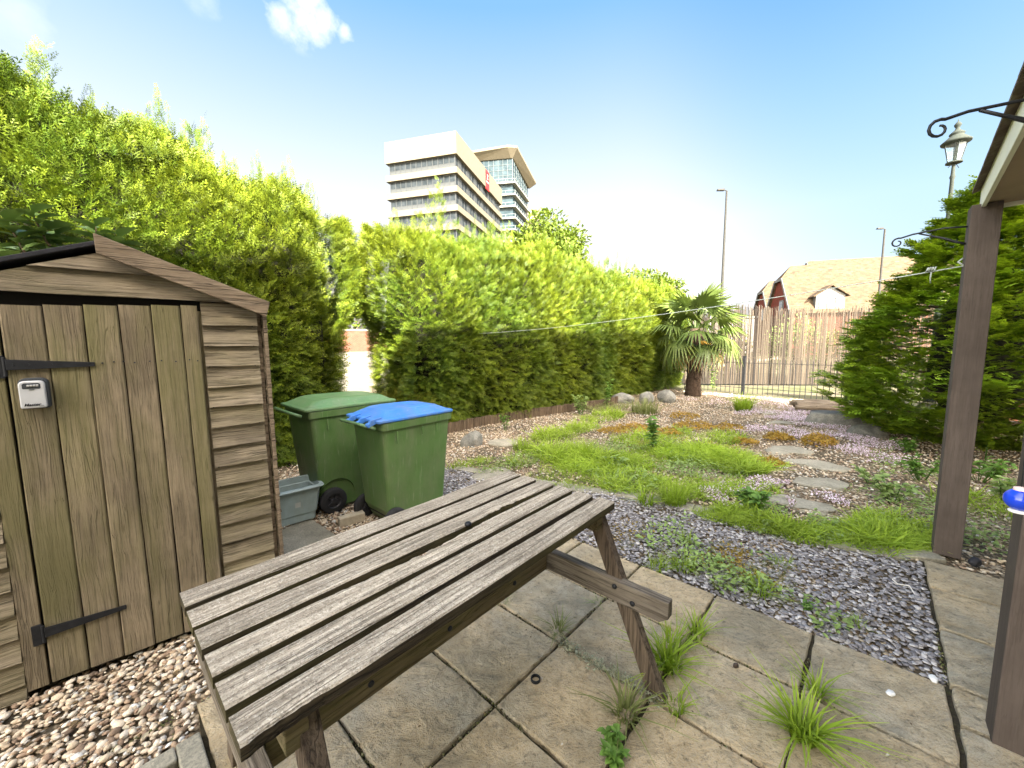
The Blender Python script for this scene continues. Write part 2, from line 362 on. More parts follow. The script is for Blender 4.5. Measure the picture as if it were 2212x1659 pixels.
def soilmat():
    t = NT('gravelly_soil'); c = t.co()
    v = t.vor(c, 48, 'F1', 'Color'); d = t.vor(c, 48, 'F1', 'Distance')
    sep = t.t.nodes.new('ShaderNodeSeparateColor'); t.link(v, sep.inputs[0])
    peb = t.ramp(sep.outputs[0], [(0, (.18, .125, .08)), (.3, (.40, .29, .17)), (.6, (.55, .43, .28)), (.85, (.62, .52, .37)), (1, (.30, .26, .2))])
    peb = t.mix(t.ramp(d, [(.4, 0), (.65, .9)]), peb, (.06, .045, .028))
    n = t.noise(c, 1.4, 5, .6)
    col = t.mix(t.ramp(n, [(.38, .0), (.6, .75)]), peb, (.05, .042, .028))
    t.principled(col, .95, t.bump(t.ramp(d, [(0, 1), (.6, 0)]), .8, .012), 0, .2); return t.m
M['soil'] = soilmat()
M['dirt'] = stone('joint_dirt', ((.028, .023, .014), (.055, .045, .027), (.075, .075, .03)), 30, .8, 1.0, 120)
def rndmat(name, stops, rough=.85, bump=.3, bs=120, spec=.25):
    t = NT(name); r = t.attr('rnd'); n = t.noise(t.co(), bs, 4, .7)
    col = t.ramp(r, stops); col = t.mix(1, col, t.ramp(n, [(.3, .75), (.7, 1.2)]), 'MULTIPLY')
    t.principled(col, rough, t.bump(n, bump, .003) if bump else None, 0, spec); return t.m
M['pebble'] = rndmat('pea_gravel', [(0, (.15, .11, .075)), (.18, (.33, .225, .15)), (.35, (.44, .34, .23)), (.6, (.56, .46, .33)), (.8, (.64, .56, .44)), (.92, (.36, .34, .30)), (1, (.85, .83, .76))])
M['slate'] = rndmat('slate_chippings', [(0, (.13, .12, .12)), (.4, (.24, .225, .225)), (.75, (.36, .34, .335)), (1, (.55, .52, .49))], .7)

# ------------------------------------------------------------------ plant templates
def kite(b, d, l, w, n):   # 4 verts
    s = np.cross(n, d); s = s/np.linalg.norm(s)
    return [b, b+d*l*.45+s*w, b+d*l, b+d*l*.45-s*w]
def spray(nb, rs, spread=.5, wid=.020, droop=.12, bl=.45, sub=1):
    V = []; T = []; n = np.array([0, 0, 1.])
    def q(b, d, l, w, t0, t1):
        d = d/np.linalg.norm(d); k = kite(b, d, l, w, n); V.extend(k); T.extend([t0, (t0+t1)/2, t1, (t0+t1)/2])
    q(np.zeros(3), np.array([1, 0, -.04]), 1.0, wid*.55, 0, 1)
    for i in range(nb):
        x = .08+.86*i/nb; side = 1 if i % 2 else -1
        l = bl*(1-x*.75)*rs.uniform(.75, 1.15); a = rs.uniform(.75, 1.1)
        d = np.array([math.cos(a), side*math.sin(a)*spread*1.5, rs.uniform(-.25, .22)])
        b = np.array([x, 0, -.04*x]); q(b, d, l, wid, x*.6, .55+.45*x)
        dd = d/np.linalg.norm(d)
        for s2 in range(sub):
            f = .35+.3*s2; a2 = (1 if s2 % 2 else -1)*.7
            d2 = np.array([dd[0]*math.cos(a2)-dd[1]*math.sin(a2), dd[0]*math.sin(a2)+dd[1]*math.cos(a2), dd[2]+rs.uniform(-.15, .15)])
            q(b+dd*l*f, d2, l*.5, wid*.8, x*.6+.2, .7+.3*x)
    V = np.array(V); V[:, 2] -= droop*V[:, 0]**2
    F = np.arange(len(V)).reshape(-1, 4); return V, F, np.array(T)
rs = np.random.default_rng(3)
SPRAY = [spray(12, rs, wid=rs.uniform(.018, .025)) for _ in range(6)]
SPRAYW = [spray(8, rs, wid=rs.uniform(.055, .075), bl=.5, spread=.6) for _ in range(5)]
def blade(lean, w=.012):
    V = []; T = []
    for t in (0, .4, .75, 1.0):
        x = lean*t**2; z = t*(1-.25*lean*t); ww = w*(1-t**2*.9)
        V += [(x, ww, z), (x, -ww, z)]; T += [t, t]
    F = [(0, 1, 3, 2), (2, 3, 5, 4), (4, 5, 7, 6)]
    return np.array(V), np.array(F), np.array(T)
BLADEW = [blade(l, w) for l, w in ((.25, .030), (.6, .036), (.9, .034), (1.3, .030), (1.6, .026))]
BLADE = [blade(l, w) for l, w in ((.1, .016), (.35, .02), (.6, .016), (.9, .02), (1.2, .015))]
def leaf_t(w=.3, fold=.12, curl=.15):
    V = [(0, 0, 0), (.3, w*.8, fold), (.3, 0, 0), (.3, -w*.8, fold), (.65, w*.75, fold*.8-curl*.4), (.65, 0, -curl*.4), (.65, -w*.75, fold*.8-curl*.4), (1, 0, -curl)]
    F = [(0, 2, 1, 1), (0, 3, 2, 2)]
    F = [(0, 2, 5, 1), (0, 3, 5, 2), (1, 5, 7, 4), (3, 6, 7, 5)]
    return np.array(V), np.array(F), np.array([0, .3, .3, .3, .6, .6, .6, 1.])
LEAF = [leaf_t(.3), leaf_t(.24, .08, .25), leaf_t(.34, .15, .1)]
def ico_t(sub, rs, sq=(1, 1, .6), rough=.18):
    bm = bmesh.new(); bmesh.ops.create_icosphere(bm, subdivisions=sub, radius=.5)
    V = np.array([v.co[:] for v in bm.verts]); F = np.array([[v.index for v in f.verts] for f in bm.faces]); bm.free()
    V *= 1+rs.uniform(-rough, rough, (len(V), 1)); V *= np.array(sq); return V, F, np.zeros(len(V))
PEB_HI = [ico_t(2, rs, (1, rs.uniform(.6, .95), rs.uniform(.35, .7)), .07) for _ in range(8)]
PEB_LO = [ico_t(1, rs, (1, rs.uniform(.6, .95), rs.uniform(.4, .7)), .12) for _ in range(6)]
def chip_t(rs):
    n = 5; a = np.sort(rs.uniform(0, 2*math.pi, n)+np.arange(n)*0); a = np.linspace(0, 2*math.pi, n, endpoint=False)+rs.uniform(-.35, .35, n)
    r = rs.uniform(.32, .55, n); e = rs.uniform(.55, 1)
    top = np.stack([r*np.cos(a), r*np.sin(a)*e, np.full(n, .06)], 1); bot = top*np.array([1.08, 1.08, -1]); V = np.concatenate([top, bot, [[0, 0, .07]]])
    F = [(i, (i+1) % n, 2*n) for i in range(n)]
    for i in range(n): j = (i+1) % n; F += [(i+n, j+n, j), (i+n, j, i)]
    return V, np.array(F), np.zeros(len(V))
CHIP = [chip_t(rs) for _ in range(8)]
def rand_dirs(n, zlo=-1, zhi=1):
    z = rng.uniform(zlo, zhi, n); a = rng.uniform(0, 2*math.pi, n); r = np.sqrt(np.maximum(0, 1-z*z)); return np.stack([r*np.cos(a), r*np.sin(a), z], 1)

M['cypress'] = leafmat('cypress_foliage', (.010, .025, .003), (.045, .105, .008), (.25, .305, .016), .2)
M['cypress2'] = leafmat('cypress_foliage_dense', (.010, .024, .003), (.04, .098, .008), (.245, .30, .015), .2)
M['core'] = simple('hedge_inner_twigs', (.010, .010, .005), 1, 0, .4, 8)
M['bark'] = simple('bark', (.12, .085, .055), .95, 0, .35, 12, .8, 40)
M['pine'] = leafmat('conifer_foliage', (.03, .07, .01), (.14, .26, .014), (.46, .60, .032), .25)
M['grass'] = leafmat('grass_blades', (.12, .21, .02), (.26, .39, .03), (.48, .62, .07), .4)
M['drygrass'] = leafmat('dull_grass_blades', (.10, .12, .035), (.20, .24, .08), (.33, .36, .13), .35)
M['weed'] = leafmat('weed_leaves', (.05, .12, .02), (.13, .26, .04), (.25, .42, .08), .3)
M['weedpale'] = leafmat('pale_weed_leaves', (.13, .20, .05), (.26, .38, .10), (.40, .50, .18), .3)
M['sedum'] = leafmat('orange_sedum', (.28, .12, .03), (.30, .26, .05), (.52, .36, .06), .3)
M['thyme'] = rndmat('pink_flowers', [(0, (.16, .13, .07)), (.35, (.26, .24, .14)), (.45, (.52, .40, .46)), (.75, (.72, .56, .68)), (1, (.85, .80, .84))], .9, 0)
M['laurel'] = leafmat('laurel_leaves', (.05, .10, .02), (.10, .17, .05), (.17, .25, .08), .15, .3, .5)
M['palmleaf'] = leafmat('palm_leaves', (.05, .09, .02), (.09, .14, .035), (.17, .21, .05), .2, .45, .4)
M['palmdry'] = leafmat('dead_palm_leaves', (.22, .15, .06), (.34, .24, .10), (.42, .31, .13), .2)
M['broad'] = leafmat('tree_leaves', (.04, .07, .01), (.08, .13, .014), (.15, .20, .02), .3)
M['bushy'] = leafmat('yellow_green_bush', (.08, .09, .01), (.16, .17, .02), (.26, .26, .04), .3)

# ================================================================== THE SETTING
def sheet(name, poly, z, mat, label=None):
    m = MB(); m.add([(p[0], p[1], z if len(p) < 3 else p[2]) for p in poly], [tuple(range(len(poly)))]); o = m.build(name, mat); tag(o, label, None, None, 'structure'); return o
def groundmat():
    t = NT('ground_cover'); c = t.co(); n = t.noise(c, .8, 6, .6); n2 = t.noise(c, 14, 5, .7)
    col = t.mix(t.ramp(n, [(.4, 0), (.6, 1)]), (.12, .10, .065), (.07, .08, .03)); col = t.mix(t.ramp(n2, [(.3, .5), (.6, 0)]), col, (.06, .05, .03))
    t.principled(col, .95, t.bump(n2, .5, .02)); return t.m
sheet('ground', [(-900, -900), (900, -900), (900, 900), (-900, 900)], -.045, groundmat())
GSOIL = sheet('garden_soil', [TC(-3.2, -1.6), TC(8, -1.6), (7.9, 8.4), (6.0, 11.3), (4.6, 12.4), TC(11.2, 5.5), TC(-3.2, 5.5)], -.028, M['soil'])
ra = NT('road_asphalt'); rn_ = ra.noise(ra.co(), 30, 6, .7); ra.principled(ra.ramp(rn_, [(.3, (.10, .088, .068)), (.7, (.145, .13, .10))]), .9, ra.bump(rn_, .3, .01))
rd = [TC(-30, 8.2), TC(40, 8.2), TC(40, 32), TC(-30, 32)]
sheet('road', [(p[0], p[1], (-.03 if k < 2 else .95)) for k, p in enumerate(rd)], 0, ra.m)
# paved edge of the road and kerb
kb = MB(); a, b = TC(-30, 8.0), TC(40, 8.0)
kb.bar((a[0], a[1], .03), (b[0], b[1], .03), .15, .14); tag(kb.build('kerb', M['conc'], bevel=.01), kind='structure')

# ---- patio of riven slabs
def slab(m, i0, i1, j0, j1, gap=.014, th=.045, n=7, dz=0.0):
    r = random.random(); tilt = (random.uniform(-.003, .003), random.uniform(-.003, .003))
    gi = gap/2/.447
    i0 += gi; i1 -= gi; j0 += gi; j1 -= gi
    us = [0, .012]+[k/n for k in range(1, n)]+[.988, 1]; N = len(us); vs = []
    for a in us:
        for b in us:
            ed = (a in (0, 1)) or (b in (0, 1)); ii = i0+(i1-i0)*a; jj = j0+(j1-j0)*b
            ji = 0; jj2 = 0
            if a in (0, 1): ji = mnoise.noise(Vector((ii*3.1, jj*5.7, r*9)))*.02
            if b in (0, 1): jj2 = mnoise.noise(Vector((ii*5.7, jj*3.1, r*9+4)))*.02
            p = G(ii+ji, jj+jj2); z = (-.006 if ed else 0)+tilt[0]*(a-.5)+tilt[1]*(b-.5)+mnoise.noise(Vector((ii*4, jj*4, r*20)))*.0015+dz
            vs.append((p[0], p[1], z))
    top = len(vs); fs = [(k*N+l, (k+1)*N+l, (k+1)*N+l+1, k*N+l+1) for k in range(N-1) for l in range(N-1)]
    ring = [k*N for k in range(N)]+[(N-1)*N+l for l in range(1, N)]+[k*N+N-1 for k in range(N-2, -1, -1)]+[l for l in range(N-2, 0, -1)]
    for q in ring: vs.append((vs[q][0], vs[q][1], vs[q][2]-th))
    L = len(ring)
    for q in range(L): fs.append((ring[q], top+q, top+(q+1) % L, ring[(q+1) % L]))
    m.add(vs, fs, r)
pt = MB()
for i in range(-1, 4):
    for j in range(-3, 4):
        if i == -1 and j < -1: continue
        if i == -1 and j == -1: slab(pt, -1, 0, -.82, 0); continue
        slab(pt, i, i+1, j, j+1)
slab(pt, -.62, 0, -3, -1.95)
tag(pt.build('patio_paving', M['slab'], smooth=False), None, kind='structure')
ps = MB()
for (j0, j1) in ((-3, -2), (-2, -1), (-1, 0), (0, 1), (1, 2), (2, 3), (3, 3.47), (3.47, 4), (4, 5), (5, 6), (6, 6.9)): slab(ps, 4.012, 5.02, j0, j1, gap=.018, dz=.006)
tag(ps.build('paved_path', M['slab']), kind='structure')
dirt = [G(-1.0, -.8), G(0, -.9), G(0, -3.2), G(5.1, -3.2), G(5.1, 6.9), G(4, 6.9), G(4, 4.02), G(-1, 4.02)]
sheet('joint_soil', dirt, -.02, M['dirt'])
pad = [gp(596, 1150)[:2], gp(664, 1112)[:2], gp(735, 1160)[:2], G(-2.6, .9), G(-3.3, .0)]
sheet('concrete_pad', pad, -.010, M['conc'])
SLATE = [gp(*p)[:2] for p in ((1995, 1212), (1850, 1182), (1700, 1150), (1560, 1112), (1440, 1085), (1330, 1064), (1200, 1047), (1040, 1018), (960, 1008))]+[np.array([-1.0, 3.9]), np.array([-.75, 3.2]), G(-1.9, 3.2), G(-1.05, 4.05), G(4, 4.02), G(4, 6.9)]
SLATE = np.array(SLATE)
PAT = np.array([G(-1.02, -.84), G(-.64, -.84), G(-.64, -3.2), G(5.1, -3.2), G(5.1, 6.92), G(3.98, 6.92), G(3.98, 4.02), G(-1.02, 4.02)])
PADP = np.array(pad)
shed_o = np.array([-1.342, 2.087]); SX = np.array([math.cos(R(41)), math.sin(R(41))]); SY = np.array([-SX[1], SX[0]])
SHEDP = np.array([shed_o+SX*.03, shed_o-SX*1.2, shed_o-SX*1.2+SY*1.8, shed_o+SX*.03+SY*1.8])
hedge_c = 5.10
def visible(P, m=80):
    q = np.c_[P, np.zeros(len(P))]-CAM; w = q@_f; x = 1106+FPX*(q@XR)/w; y = 829.5-FPX*(q@UR)/w
    return (w > .1) & (x > -m) & (x < 2212+m) & (y < 1659+m*1.5)
def garden_pts(n, box, dens_fn=None):
    P = np.stack([rng.uniform(box[0], box[2], n), rng.uniform(box[1], box[3], n)], 1)
    t = P@BD/ (BD@BD); c = P@ND/(ND@ND)
    ok = visible(P) & (c < 5.35) & ~((P[:, 0]-P[:, 1]*-1 > 17.2))
    return P[ok]

# ---- slate edging stones between slate and gravel
epx = [(2030, 1198), (1940, 1192), (1850, 1181), (1775, 1166), (1700, 1149), (1630, 1131), (1560, 1111), (1500, 1096), (1440, 1083), (1385, 1073), (1330, 1063), (1265, 1055), (1200, 1046), (1120, 1032), (1040, 1017), (985, 1009)]
eg = [gp(*p)[:2] for p in epx]
ORD = ['first', 'second', 'third', 'fourth', 'fifth', 'sixth', 'seventh', 'eighth', 'ninth', 'tenth', 'eleventh', 'twelfth', 'thirteenth', 'fourteenth', 'fifteenth']
for k in range(len(eg)-1):
    m = MB(); a = eg[k]; b = eg[k+1]; d = b-a; L = np.linalg.norm(d); d /= L; n = np.array([-d[1], d[0]]); ys = []
    w = .06+.02*random.random(); pts = []
    for (u, v) in ((0.02, 1), (.3, 1.1), (.7, .95), (.98, 1), (.98, -1), (.6, -1.1), (.3, -.9), (.02, -1)):
        p = a+d*L*u+n*v*w*(1+random.uniform(-.15, .15))+d*random.uniform(-.008, .008); pts.append((p[0], p[1], -.03))
    m.prism(pts, (0, 0, .026+random.uniform(0, .010)))
    o = m.build('edging_stone', M['step'], bevel=.006)
    tag(o, 'flat buff edging stone between slate and grass, %s from the far porch post' % ORD[k], 'edging stone', 'edging stones between slate and garden bed')

# ---- gravel
n = 80000
P = np.stack([rng.uniform(-3.5, 8.2, n), rng.uniform(.6, 12, n)], 1)
c = P@ND/(ND@ND); d = np.linalg.norm(P, axis=1)
ok = visible(P) & (c < 5.3) & ~in_poly(P, SLATE) & ~in_poly(P, PAT) & ~in_poly(P, PADP) & ~in_poly(P, SHEDP) & (P.sum(1) < 17.0)
near = (c > .0) & (P[:, 0] < -.6) & (P[:, 1] < 4.2)
far = ~near
keep = ok & far & (rng.random(n) < np.clip(5.5/d, .55, 1))
Pf = P[keep]
Pf = Pf[:34000]
zf = np.full(len(Pf), -.022)+rng.uniform(0, .012, len(Pf))
def scat_peb(name, Q, z, temps, s0, s1, mat, tilt=.35):
    k = len(Q); X = rand_dirs(k, -.2, .2); Z = unit(np.array([0, 0, 1.])+rand_dirs(k)*tilt)
    return scatter(name, temps, np.c_[Q, z], X, Z, rng.uniform(s0, s1, k)*(1+rng.random(k)**4*.7), mat, smooth=True)
tag(scat_peb('garden_gravel', Pf, zf, PEB_LO, .014, .030, M['pebble']), 'beige and brown pea gravel spread over the garden bed', 'gravel', kind='stuff')
n2 = 34000
Q = np.stack([rng.uniform(-2.5, -.55, n2), rng.uniform(.75, 4.2, n2)], 1)
cov = mnoise
ok = visible(Q, 160) & ~in_poly(Q, SLATE) & ~in_poly(Q, PAT) & ~in_poly(Q, PADP) & ~in_poly(Q, SHEDP)
bare = nz3(np.c_[Q, np.zeros(len(Q))], 2.3, 4.0)
dirtp = np.exp(-(((Q[:, 0]+1.20)/.24)**2+((Q[:, 1]-1.55)/.26)**2))
ok &= rng.random(n2) < (1-.88*dirtp)*(.75+.25*(bare > -.2))
Q = Q[ok]
frp = np.array([G(-.66, -.8), G(.5, -.8), G(.5, -2.4), G(-.66, -2.4)])
Q = Q[~in_poly(Q, frp)]
z = -.020+rng.uniform(0, .022, len(Q))
tag(scat_peb('shed_gravel', Q, z, PEB_HI, .009, .029, M['pebble'], .5), 'mixed tan, brown and white pebbles in front of the shed and under the bins', 'gravel', kind='stuff')
# ---- slate chippings
n3 = 46000
Q = np.stack([rng.uniform(-1.6, 2.9, n3), rng.uniform(1.4, 5.0, n3)], 1); Q = Q[in_poly(Q, SLATE) & visible(Q)]
k = len(Q); X = rand_dirs(k, -.1, .1); Z = unit(np.array([0, 0, 1.])+rand_dirs(k)*.42); dd = np.linalg.norm(Q, axis=1)
tag(scatter('slate_chippings', CHIP, np.c_[Q, -.022+rng.uniform(0, .022, k)], X, Z, rng.uniform(.016, .037, k), M['slate']), 'blue grey slate chippings filling the strip beside the patio', 'slate chippings', kind='stuff')

# ================================================================== HOUSE BEHIND, WITH ITS PORCH (shades the garden)
cream = simple('cream_render', (.62, .57, .46), .9, 0, .06, 3, .2, 80)
fasc = simple('painted_fascia', (.70, .69, .55), .6, 0, .06, 8)
soff = simple('stained_ceiling_board', (.30, .225, .15), .8, 0, .12, 3, .2, 30)
def tilemat():
    t = NT('weathered_roof_tile'); c = t.co(); n = t.noise(c, 9, 8, .7, .5)
    col = t.ramp(n, [(.3, (.045, .032, .026)), (.5, (.11, .08, .062)), (.7, (.19, .165, .12))]); t.principled(col, .9, t.bump(n, .9, .02)); return t.m
M['tile'] = tilemat()
house = empty('house', (*TC(-2, -3), 0)); tag(house, 'house with porch corner at the right: white fascia, brown tiles, dark timber posts', 'house')
HI = Matrix.Translation((-TC(-2, -3)[0], -TC(-2, -3)[1], 0))
def hb(m, name, mat, **k): o = m.build(name, mat, house, **k); o.matrix_parent_inverse = HI; return o
def tcz(t, c, z): p = TC(t, c); return (p[0], p[1], z)
m = MB()
def tbox(m, t0, t1, c0, c1, z0, z1, rnd=None): m.hexa([tcz(t0, c0, z0), tcz(t1, c0, z0), tcz(t1, c1, z0), tcz(t0, c1, z0), tcz(t0, c0, z1), tcz(t1, c0, z1), tcz(t1, c1, z1), tcz(t0, c1, z1)], rnd)
T0, T1 = -14, 5.5
tbox(m, T0, T1, -7.5, -1.7, -.05, 5.6); hb(m, 'wall', cream)
m = MB()
RZ = 8.75
m.prism([tcz(T0-.3, -1.3, 5.45), tcz(T0-.3, -4.5, RZ), tcz(T0-.3, -7.9, 5.45)], tuple(np.array(tcz(T1+.3, 0, 0))-np.array(tcz(T0-.3, 0, 0))))
hb(m, 'roof', M['tile'])
m = MB(); m.prism([tcz(-16, -2.6, 5.4), tcz(-16, -4.5, RZ+.8), tcz(-16, -6.4, 5.4)], tuple(np.array(tcz(-3.7, 0, 0))-np.array(tcz(-16, 0, 0)))); hb(m, 'added_roof_block', cream)  # unseen taller roof block, added to raise the shadow on the left hedge
wgd = simple('window_glass_dark', (.05, .06, .07), .1, 0, .1, 4)
for tt in (-6, -2.6, .6): m = MB(); tbox(m, tt, tt+1.3, -1.7, -1.66, 3.6, 4.8); hb(m, 'upper_window', wgd)
# porch roof: fascia line through the far corner, level eave
PZ = 2.285; tC, cC = 3.93, -.235
m = MB(); tbox(m, 1.75, tC, cC-.02, cC, PZ-.02, PZ+.14); tbox(m, tC-.02, tC, -1.7, cC-.02, PZ-.02, PZ+.14); hb(m, 'fascia', fasc, bevel=.003)
m = MB(); tbox(m, 1.75, tC-.022, -1.7, cC-.022, PZ+.004, PZ+.02); hb(m, 'soffit', soff)
m = MB()
for r_ in range(12):
    zz = PZ+.108+r_*.030; cc = cC+.035-r_*.105
    for q in range(14):
        t0 = 1.75+q*.165+(.08 if r_ % 2 else 0); t1 = min(t0+.162, tC+.06)
        if t0 > tC: continue
        dz = random.uniform(-.004, .004)
        m.hexa([tcz(t0, cc-.2, zz+.06+dz), tcz(t1, cc-.2, zz+.06+dz), tcz(t1, cc, zz+dz), tcz(t0, cc, zz+dz), tcz(t0, cc-.2, zz+.078+dz), tcz(t1, cc-.2, zz+.078+dz), tcz(t1, cc, zz+.02+dz), tcz(t0, cc, zz+.02+dz)])
hb(m, 'porch_tiles', M['tile'], bevel=.003)
def post(pc, hw, z1, rot=47):
    m = MB(); Mx = Matrix.Rotation(R(rot), 3, 'Z'); m.box((0, 0, z1/2), (hw, hw, z1), Mx); o = m.build('porch_post', M['post'], house, bevel=.004)
    o.location = (pc[0], pc[1], 0); o.matrix_parent_inverse = HI; return o
p2 = G(4.28, 7.4); post(p2, .128, PZ)
p1 = np.array([1.80, 1.245]); post(p1, .115, PZ)

# wrought-iron scroll brackets
def bracket(tipx, root, z, label):
    d = (tipx-root); L = np.linalg.norm(d); d = d/L; rootE = empty('hanging_bracket', (root[0], root[1], z), math.atan2(d[1], d[0]))
    m = MB(); pts = [(0, 0, 0), (L*.3, 0, .012), (L*.7, 0, .002), (L*.86, 0, -.012)]
    cx, cz, r0 = L*.90, -.012-.030, .032
    for k in range(0, 13):
        a = R(95)-k*R(30); rr = r0*(1-k*.052); pts.append((cx+rr*math.cos(a), 0, cz+rr*math.sin(a)))
    m.tube(pts, [.0055]*4+[.0055-.00015*k for k in range(13)], 8); m.build('scroll_arm', M['iron'], rootE, smooth=True)
    m = MB(); pts = [(L*.62, 0, 0), (L*.45, 0, -.028), (L*.3, 0, -.052), (L*.15, 0, -.085), (0.0, 0, -.11)]; m.tube(pts, [.005, .0055, .0075, .0095, .006], 6)
    for k in range(5): u = .3-.03*k; m.tube([(L*u, .006*math.cos(k*2), -.052-.007*k+.006*math.sin(k*2)), (L*(u-.03), .006*math.cos(k*2+2), -.06-.007*k+.006*math.sin(k*2+2))], .004, 5)
    m.build('twisted_brace', M['iron'], rootE, smooth=True)
    m = MB(); m.box((-.004, 0, -.055), (.008, .022, .17)); m.build('back_plate', M['iron'], rootE, bevel=.002)
    return tag(rootE, label, 'bracket', 'iron hanging basket brackets on the porch posts')
r1 = p1+ND*.055; bracket(at(2000, 270, 1.40)[:2], r1, at(2000, 262, 1.38)[2]+.02, 'black wrought iron scroll bracket against the sky, nearest the viewer at the top right')
r2 = p2+ND*.055; tip2 = r2+ND*.36; bracket(tip2, r2, 2.17, 'smaller looking iron scroll bracket fixed to the far porch post in front of the conifer')

# blue ball hung by the near post
bb = empty('hanging_glass_ball', tuple(at(2203, 1079, 1.05)))
m = MB(); m.lathe([(.031*math.sin(math.pi*k/14)+.0001, -.031*math.cos(math.pi*k/14)) for k in range(15)], 24); m.build('ball', simple('blue_glass', (.01, .05, .55), .15, 0, .1, 4, spec=.6), bb, smooth=True)
m = MB(); m.lathe([(.016, .024), (.014, .034), (.004, .037)], 16); m.build('cap', simple('pale_pink_cap', (.75, .55, .5), .5), bb, smooth=True)
m = MB(); m.lathe([(.016, -.030), (.020, -.034), (.018, -.038), (.01, -.040)], 20); m.build('saucer', simple('white_saucer', (.7, .7, .7), .4), bb, smooth=True)
m = MB(); m.tube([(0, 0, .036), (.03, .03, .5), (.035, .035, PZ-at(2203, 1079, 1.05)[2])], .0012, 5); m.build('wire', M['iron'], bb)
tag(bb, 'bright blue ball with a pale top, at the right edge beside the near dark post', 'ornament')

# washing line from the far post into the hedge, wrapped round the post
rope = simple('white_nylon_rope', (.42, .46, .42), .7, 0, .12, 60)
a0 = np.array([*(p2+ND*.06), 1.925]); b0 = np.array([-.62, 6.55, 1.62]); pts = []
for k in range(25):
    u = k/24; p = a0*(1-u)+b0*u; p[2] -= .12*4*u*(1-u)*.6; pts.append(p)
m = MB(); m.tube(pts, [.0042-.0022*k/24 for k in range(25)], 6)
pw = []
for k in range(17):
    a = 2*math.pi*k/16+R(47+45); s_ = .058/max(abs(math.cos(a-R(47))), abs(math.sin(a-R(47)))); pw.append((p2[0]+s_*math.cos(a), p2[1]+s_*math.sin(a), 1.985+.004*math.sin(k)))
m.tube(pw, .005, 6); m.tube([pw[0], a0+np.array([-.02, .02, .03]), a0], .005, 6)
for k in range(4): m.tube([a0+np.array([-.09-.008*k, .085+.008*k, .012]), a0+np.array([-.1-.008*k, .085+.01*k, -.016]), a0+np.array([-.10-.006*k, .09, .01])], .004, 5)
m.tube([a0+np.array([-.1, .1, 0]), a0+np.array([-.105, .1, -.06]), a0+np.array([-.09, .11, -.09])], .004, 5)
tag(m.build('washing_line', rope, smooth=True), 'pale nylon washing line tied round the far porch post and strung across to the hedge', 'washing line')

# ================================================================== SHED
shed = empty('garden_shed', (shed_o[0], shed_o[1], 0), R(41))
tag(shed, 'weathered wooden garden shed with apex roof, plank door and overlapping cladding', 'shed')
EV, AP, HW, DP = 1.635, 1.865, .575, 1.75
def roofz(x): return AP-(AP-EV)*abs(x+HW)/HW
def clad(m, x0f, x1f, z0, z1, pitch=.1027, y=0.0, clip=None):
    zb = z1
    k = 0; z = z1
    while z > z0+.01:
        zl = max(z-pitch, z0); N = 9; xa, xb = x0f, x1f
        ph = random.random()*9
        vs = []; fs = []
        for q in range(N):
            u = q/(N-1); x = xa+(xb-xa)*u
            wob = .0035*mnoise.noise(Vector((x*6, ph, z)))+.002*mnoise.noise(Vector((x*25, ph, z)))
            lift = .004*mnoise.noise(Vector((x*3, ph+5, z)))
            vs += [(x, y-.005, z+.008), (x, y-.030-lift, zl+wob), (x, y-.004, zl+wob), (x, y+.002, z+.008)]
        for q in range(N-1):
            a = q*4; b = a+4
            for e in range(4): fs.append((a+e, a+(e+1) % 4, b+(e+1) % 4, b+e))
        fs += [(3, 2, 1, 0), tuple((N-1)*4+e for e in range(4))]
        m.add(vs, fs)
        z -= pitch; k += 1
m = MB(); clad(m, -.25, -.022, .0, EV+.02); clad(m, -1.15, -.93, 0.0, 1.60); 
# gable boards, cut to the roof slope
def gable(m, z0, z1):
    ph = random.random()*9; N = 15; xs0 = -HW-HW*(AP-z0)/(AP-EV); 
    def xr(z): w = HW*min(1, (AP-.012-z)/(AP-EV)); return (-HW-w, -HW+w)
    a0_, b0_ = xr(z0); a1_, b1_ = xr(z1); a0_ = max(a0_, -1.17); b0_ = min(b0_, .0); a1_ = max(a1_, -1.15); b1_ = min(b1_, -.02)
    vs = []; fs = []
    for q in range(N):
        u = q/(N-1); xb = a0_+(b0_-a0_)*u; xt = a1_+(b1_-a1_)*u; w = .003*mnoise.noise(Vector((xb*5, ph, 0)))
        vs += [(xt, -.006, z1), (xb, -.027, z0+w), (xb, -.004, z0+w), (xt, .004, z1)]
    for q in range(N-1):
        a = q*4; b = a+4
        for e in range(4): fs.append((a+e, a+(e+1) % 4, b+(e+1) % 4, b+e))
    fs += [(3, 2, 1, 0), tuple((N-1)*4+e for e in range(4))]
    m.add(vs, fs)
gable(m, 1.668, 1.775); gable(m, 1.772, 1.85)
m.build('front_cladding', M['shed_h'], shed)
m = MB()
Msd = Matrix.Rotation(R(90), 4, 'Z')
sd = MB(); clad(sd, 0.0, DP, 0.0, EV, y=0); o = sd.build('side_cladding', M['shed_h'], shed); o.rotation_euler = (0, 0, R(90)); 
sd = MB(); clad(sd, -DP, 0.0, 0.0, EV, y=0); o = sd.build('side_cladding', M['shed_h'], shed); o.rotation_euler = (0, 0, R(-90)); o.location = (-1.15, 0, 0)
m = MB(); m.prism([(-1.14, DP, 0), (0, DP, 0), (0, DP, EV), (-HW, DP, AP), (-1.14, DP, EV)], (0, -.02, 0)); m.build('back_wall', M['shed_h'], shed)
m = MB(); m.prism([(-1.12, .012, 0), (-.03, .012, 0), (-.03, .012, EV-.01), (-HW, .012, AP-.01), (-1.12, .012, EV-.01)], (0, .02, 0)); m.build('dark_interior', M['void'], shed)
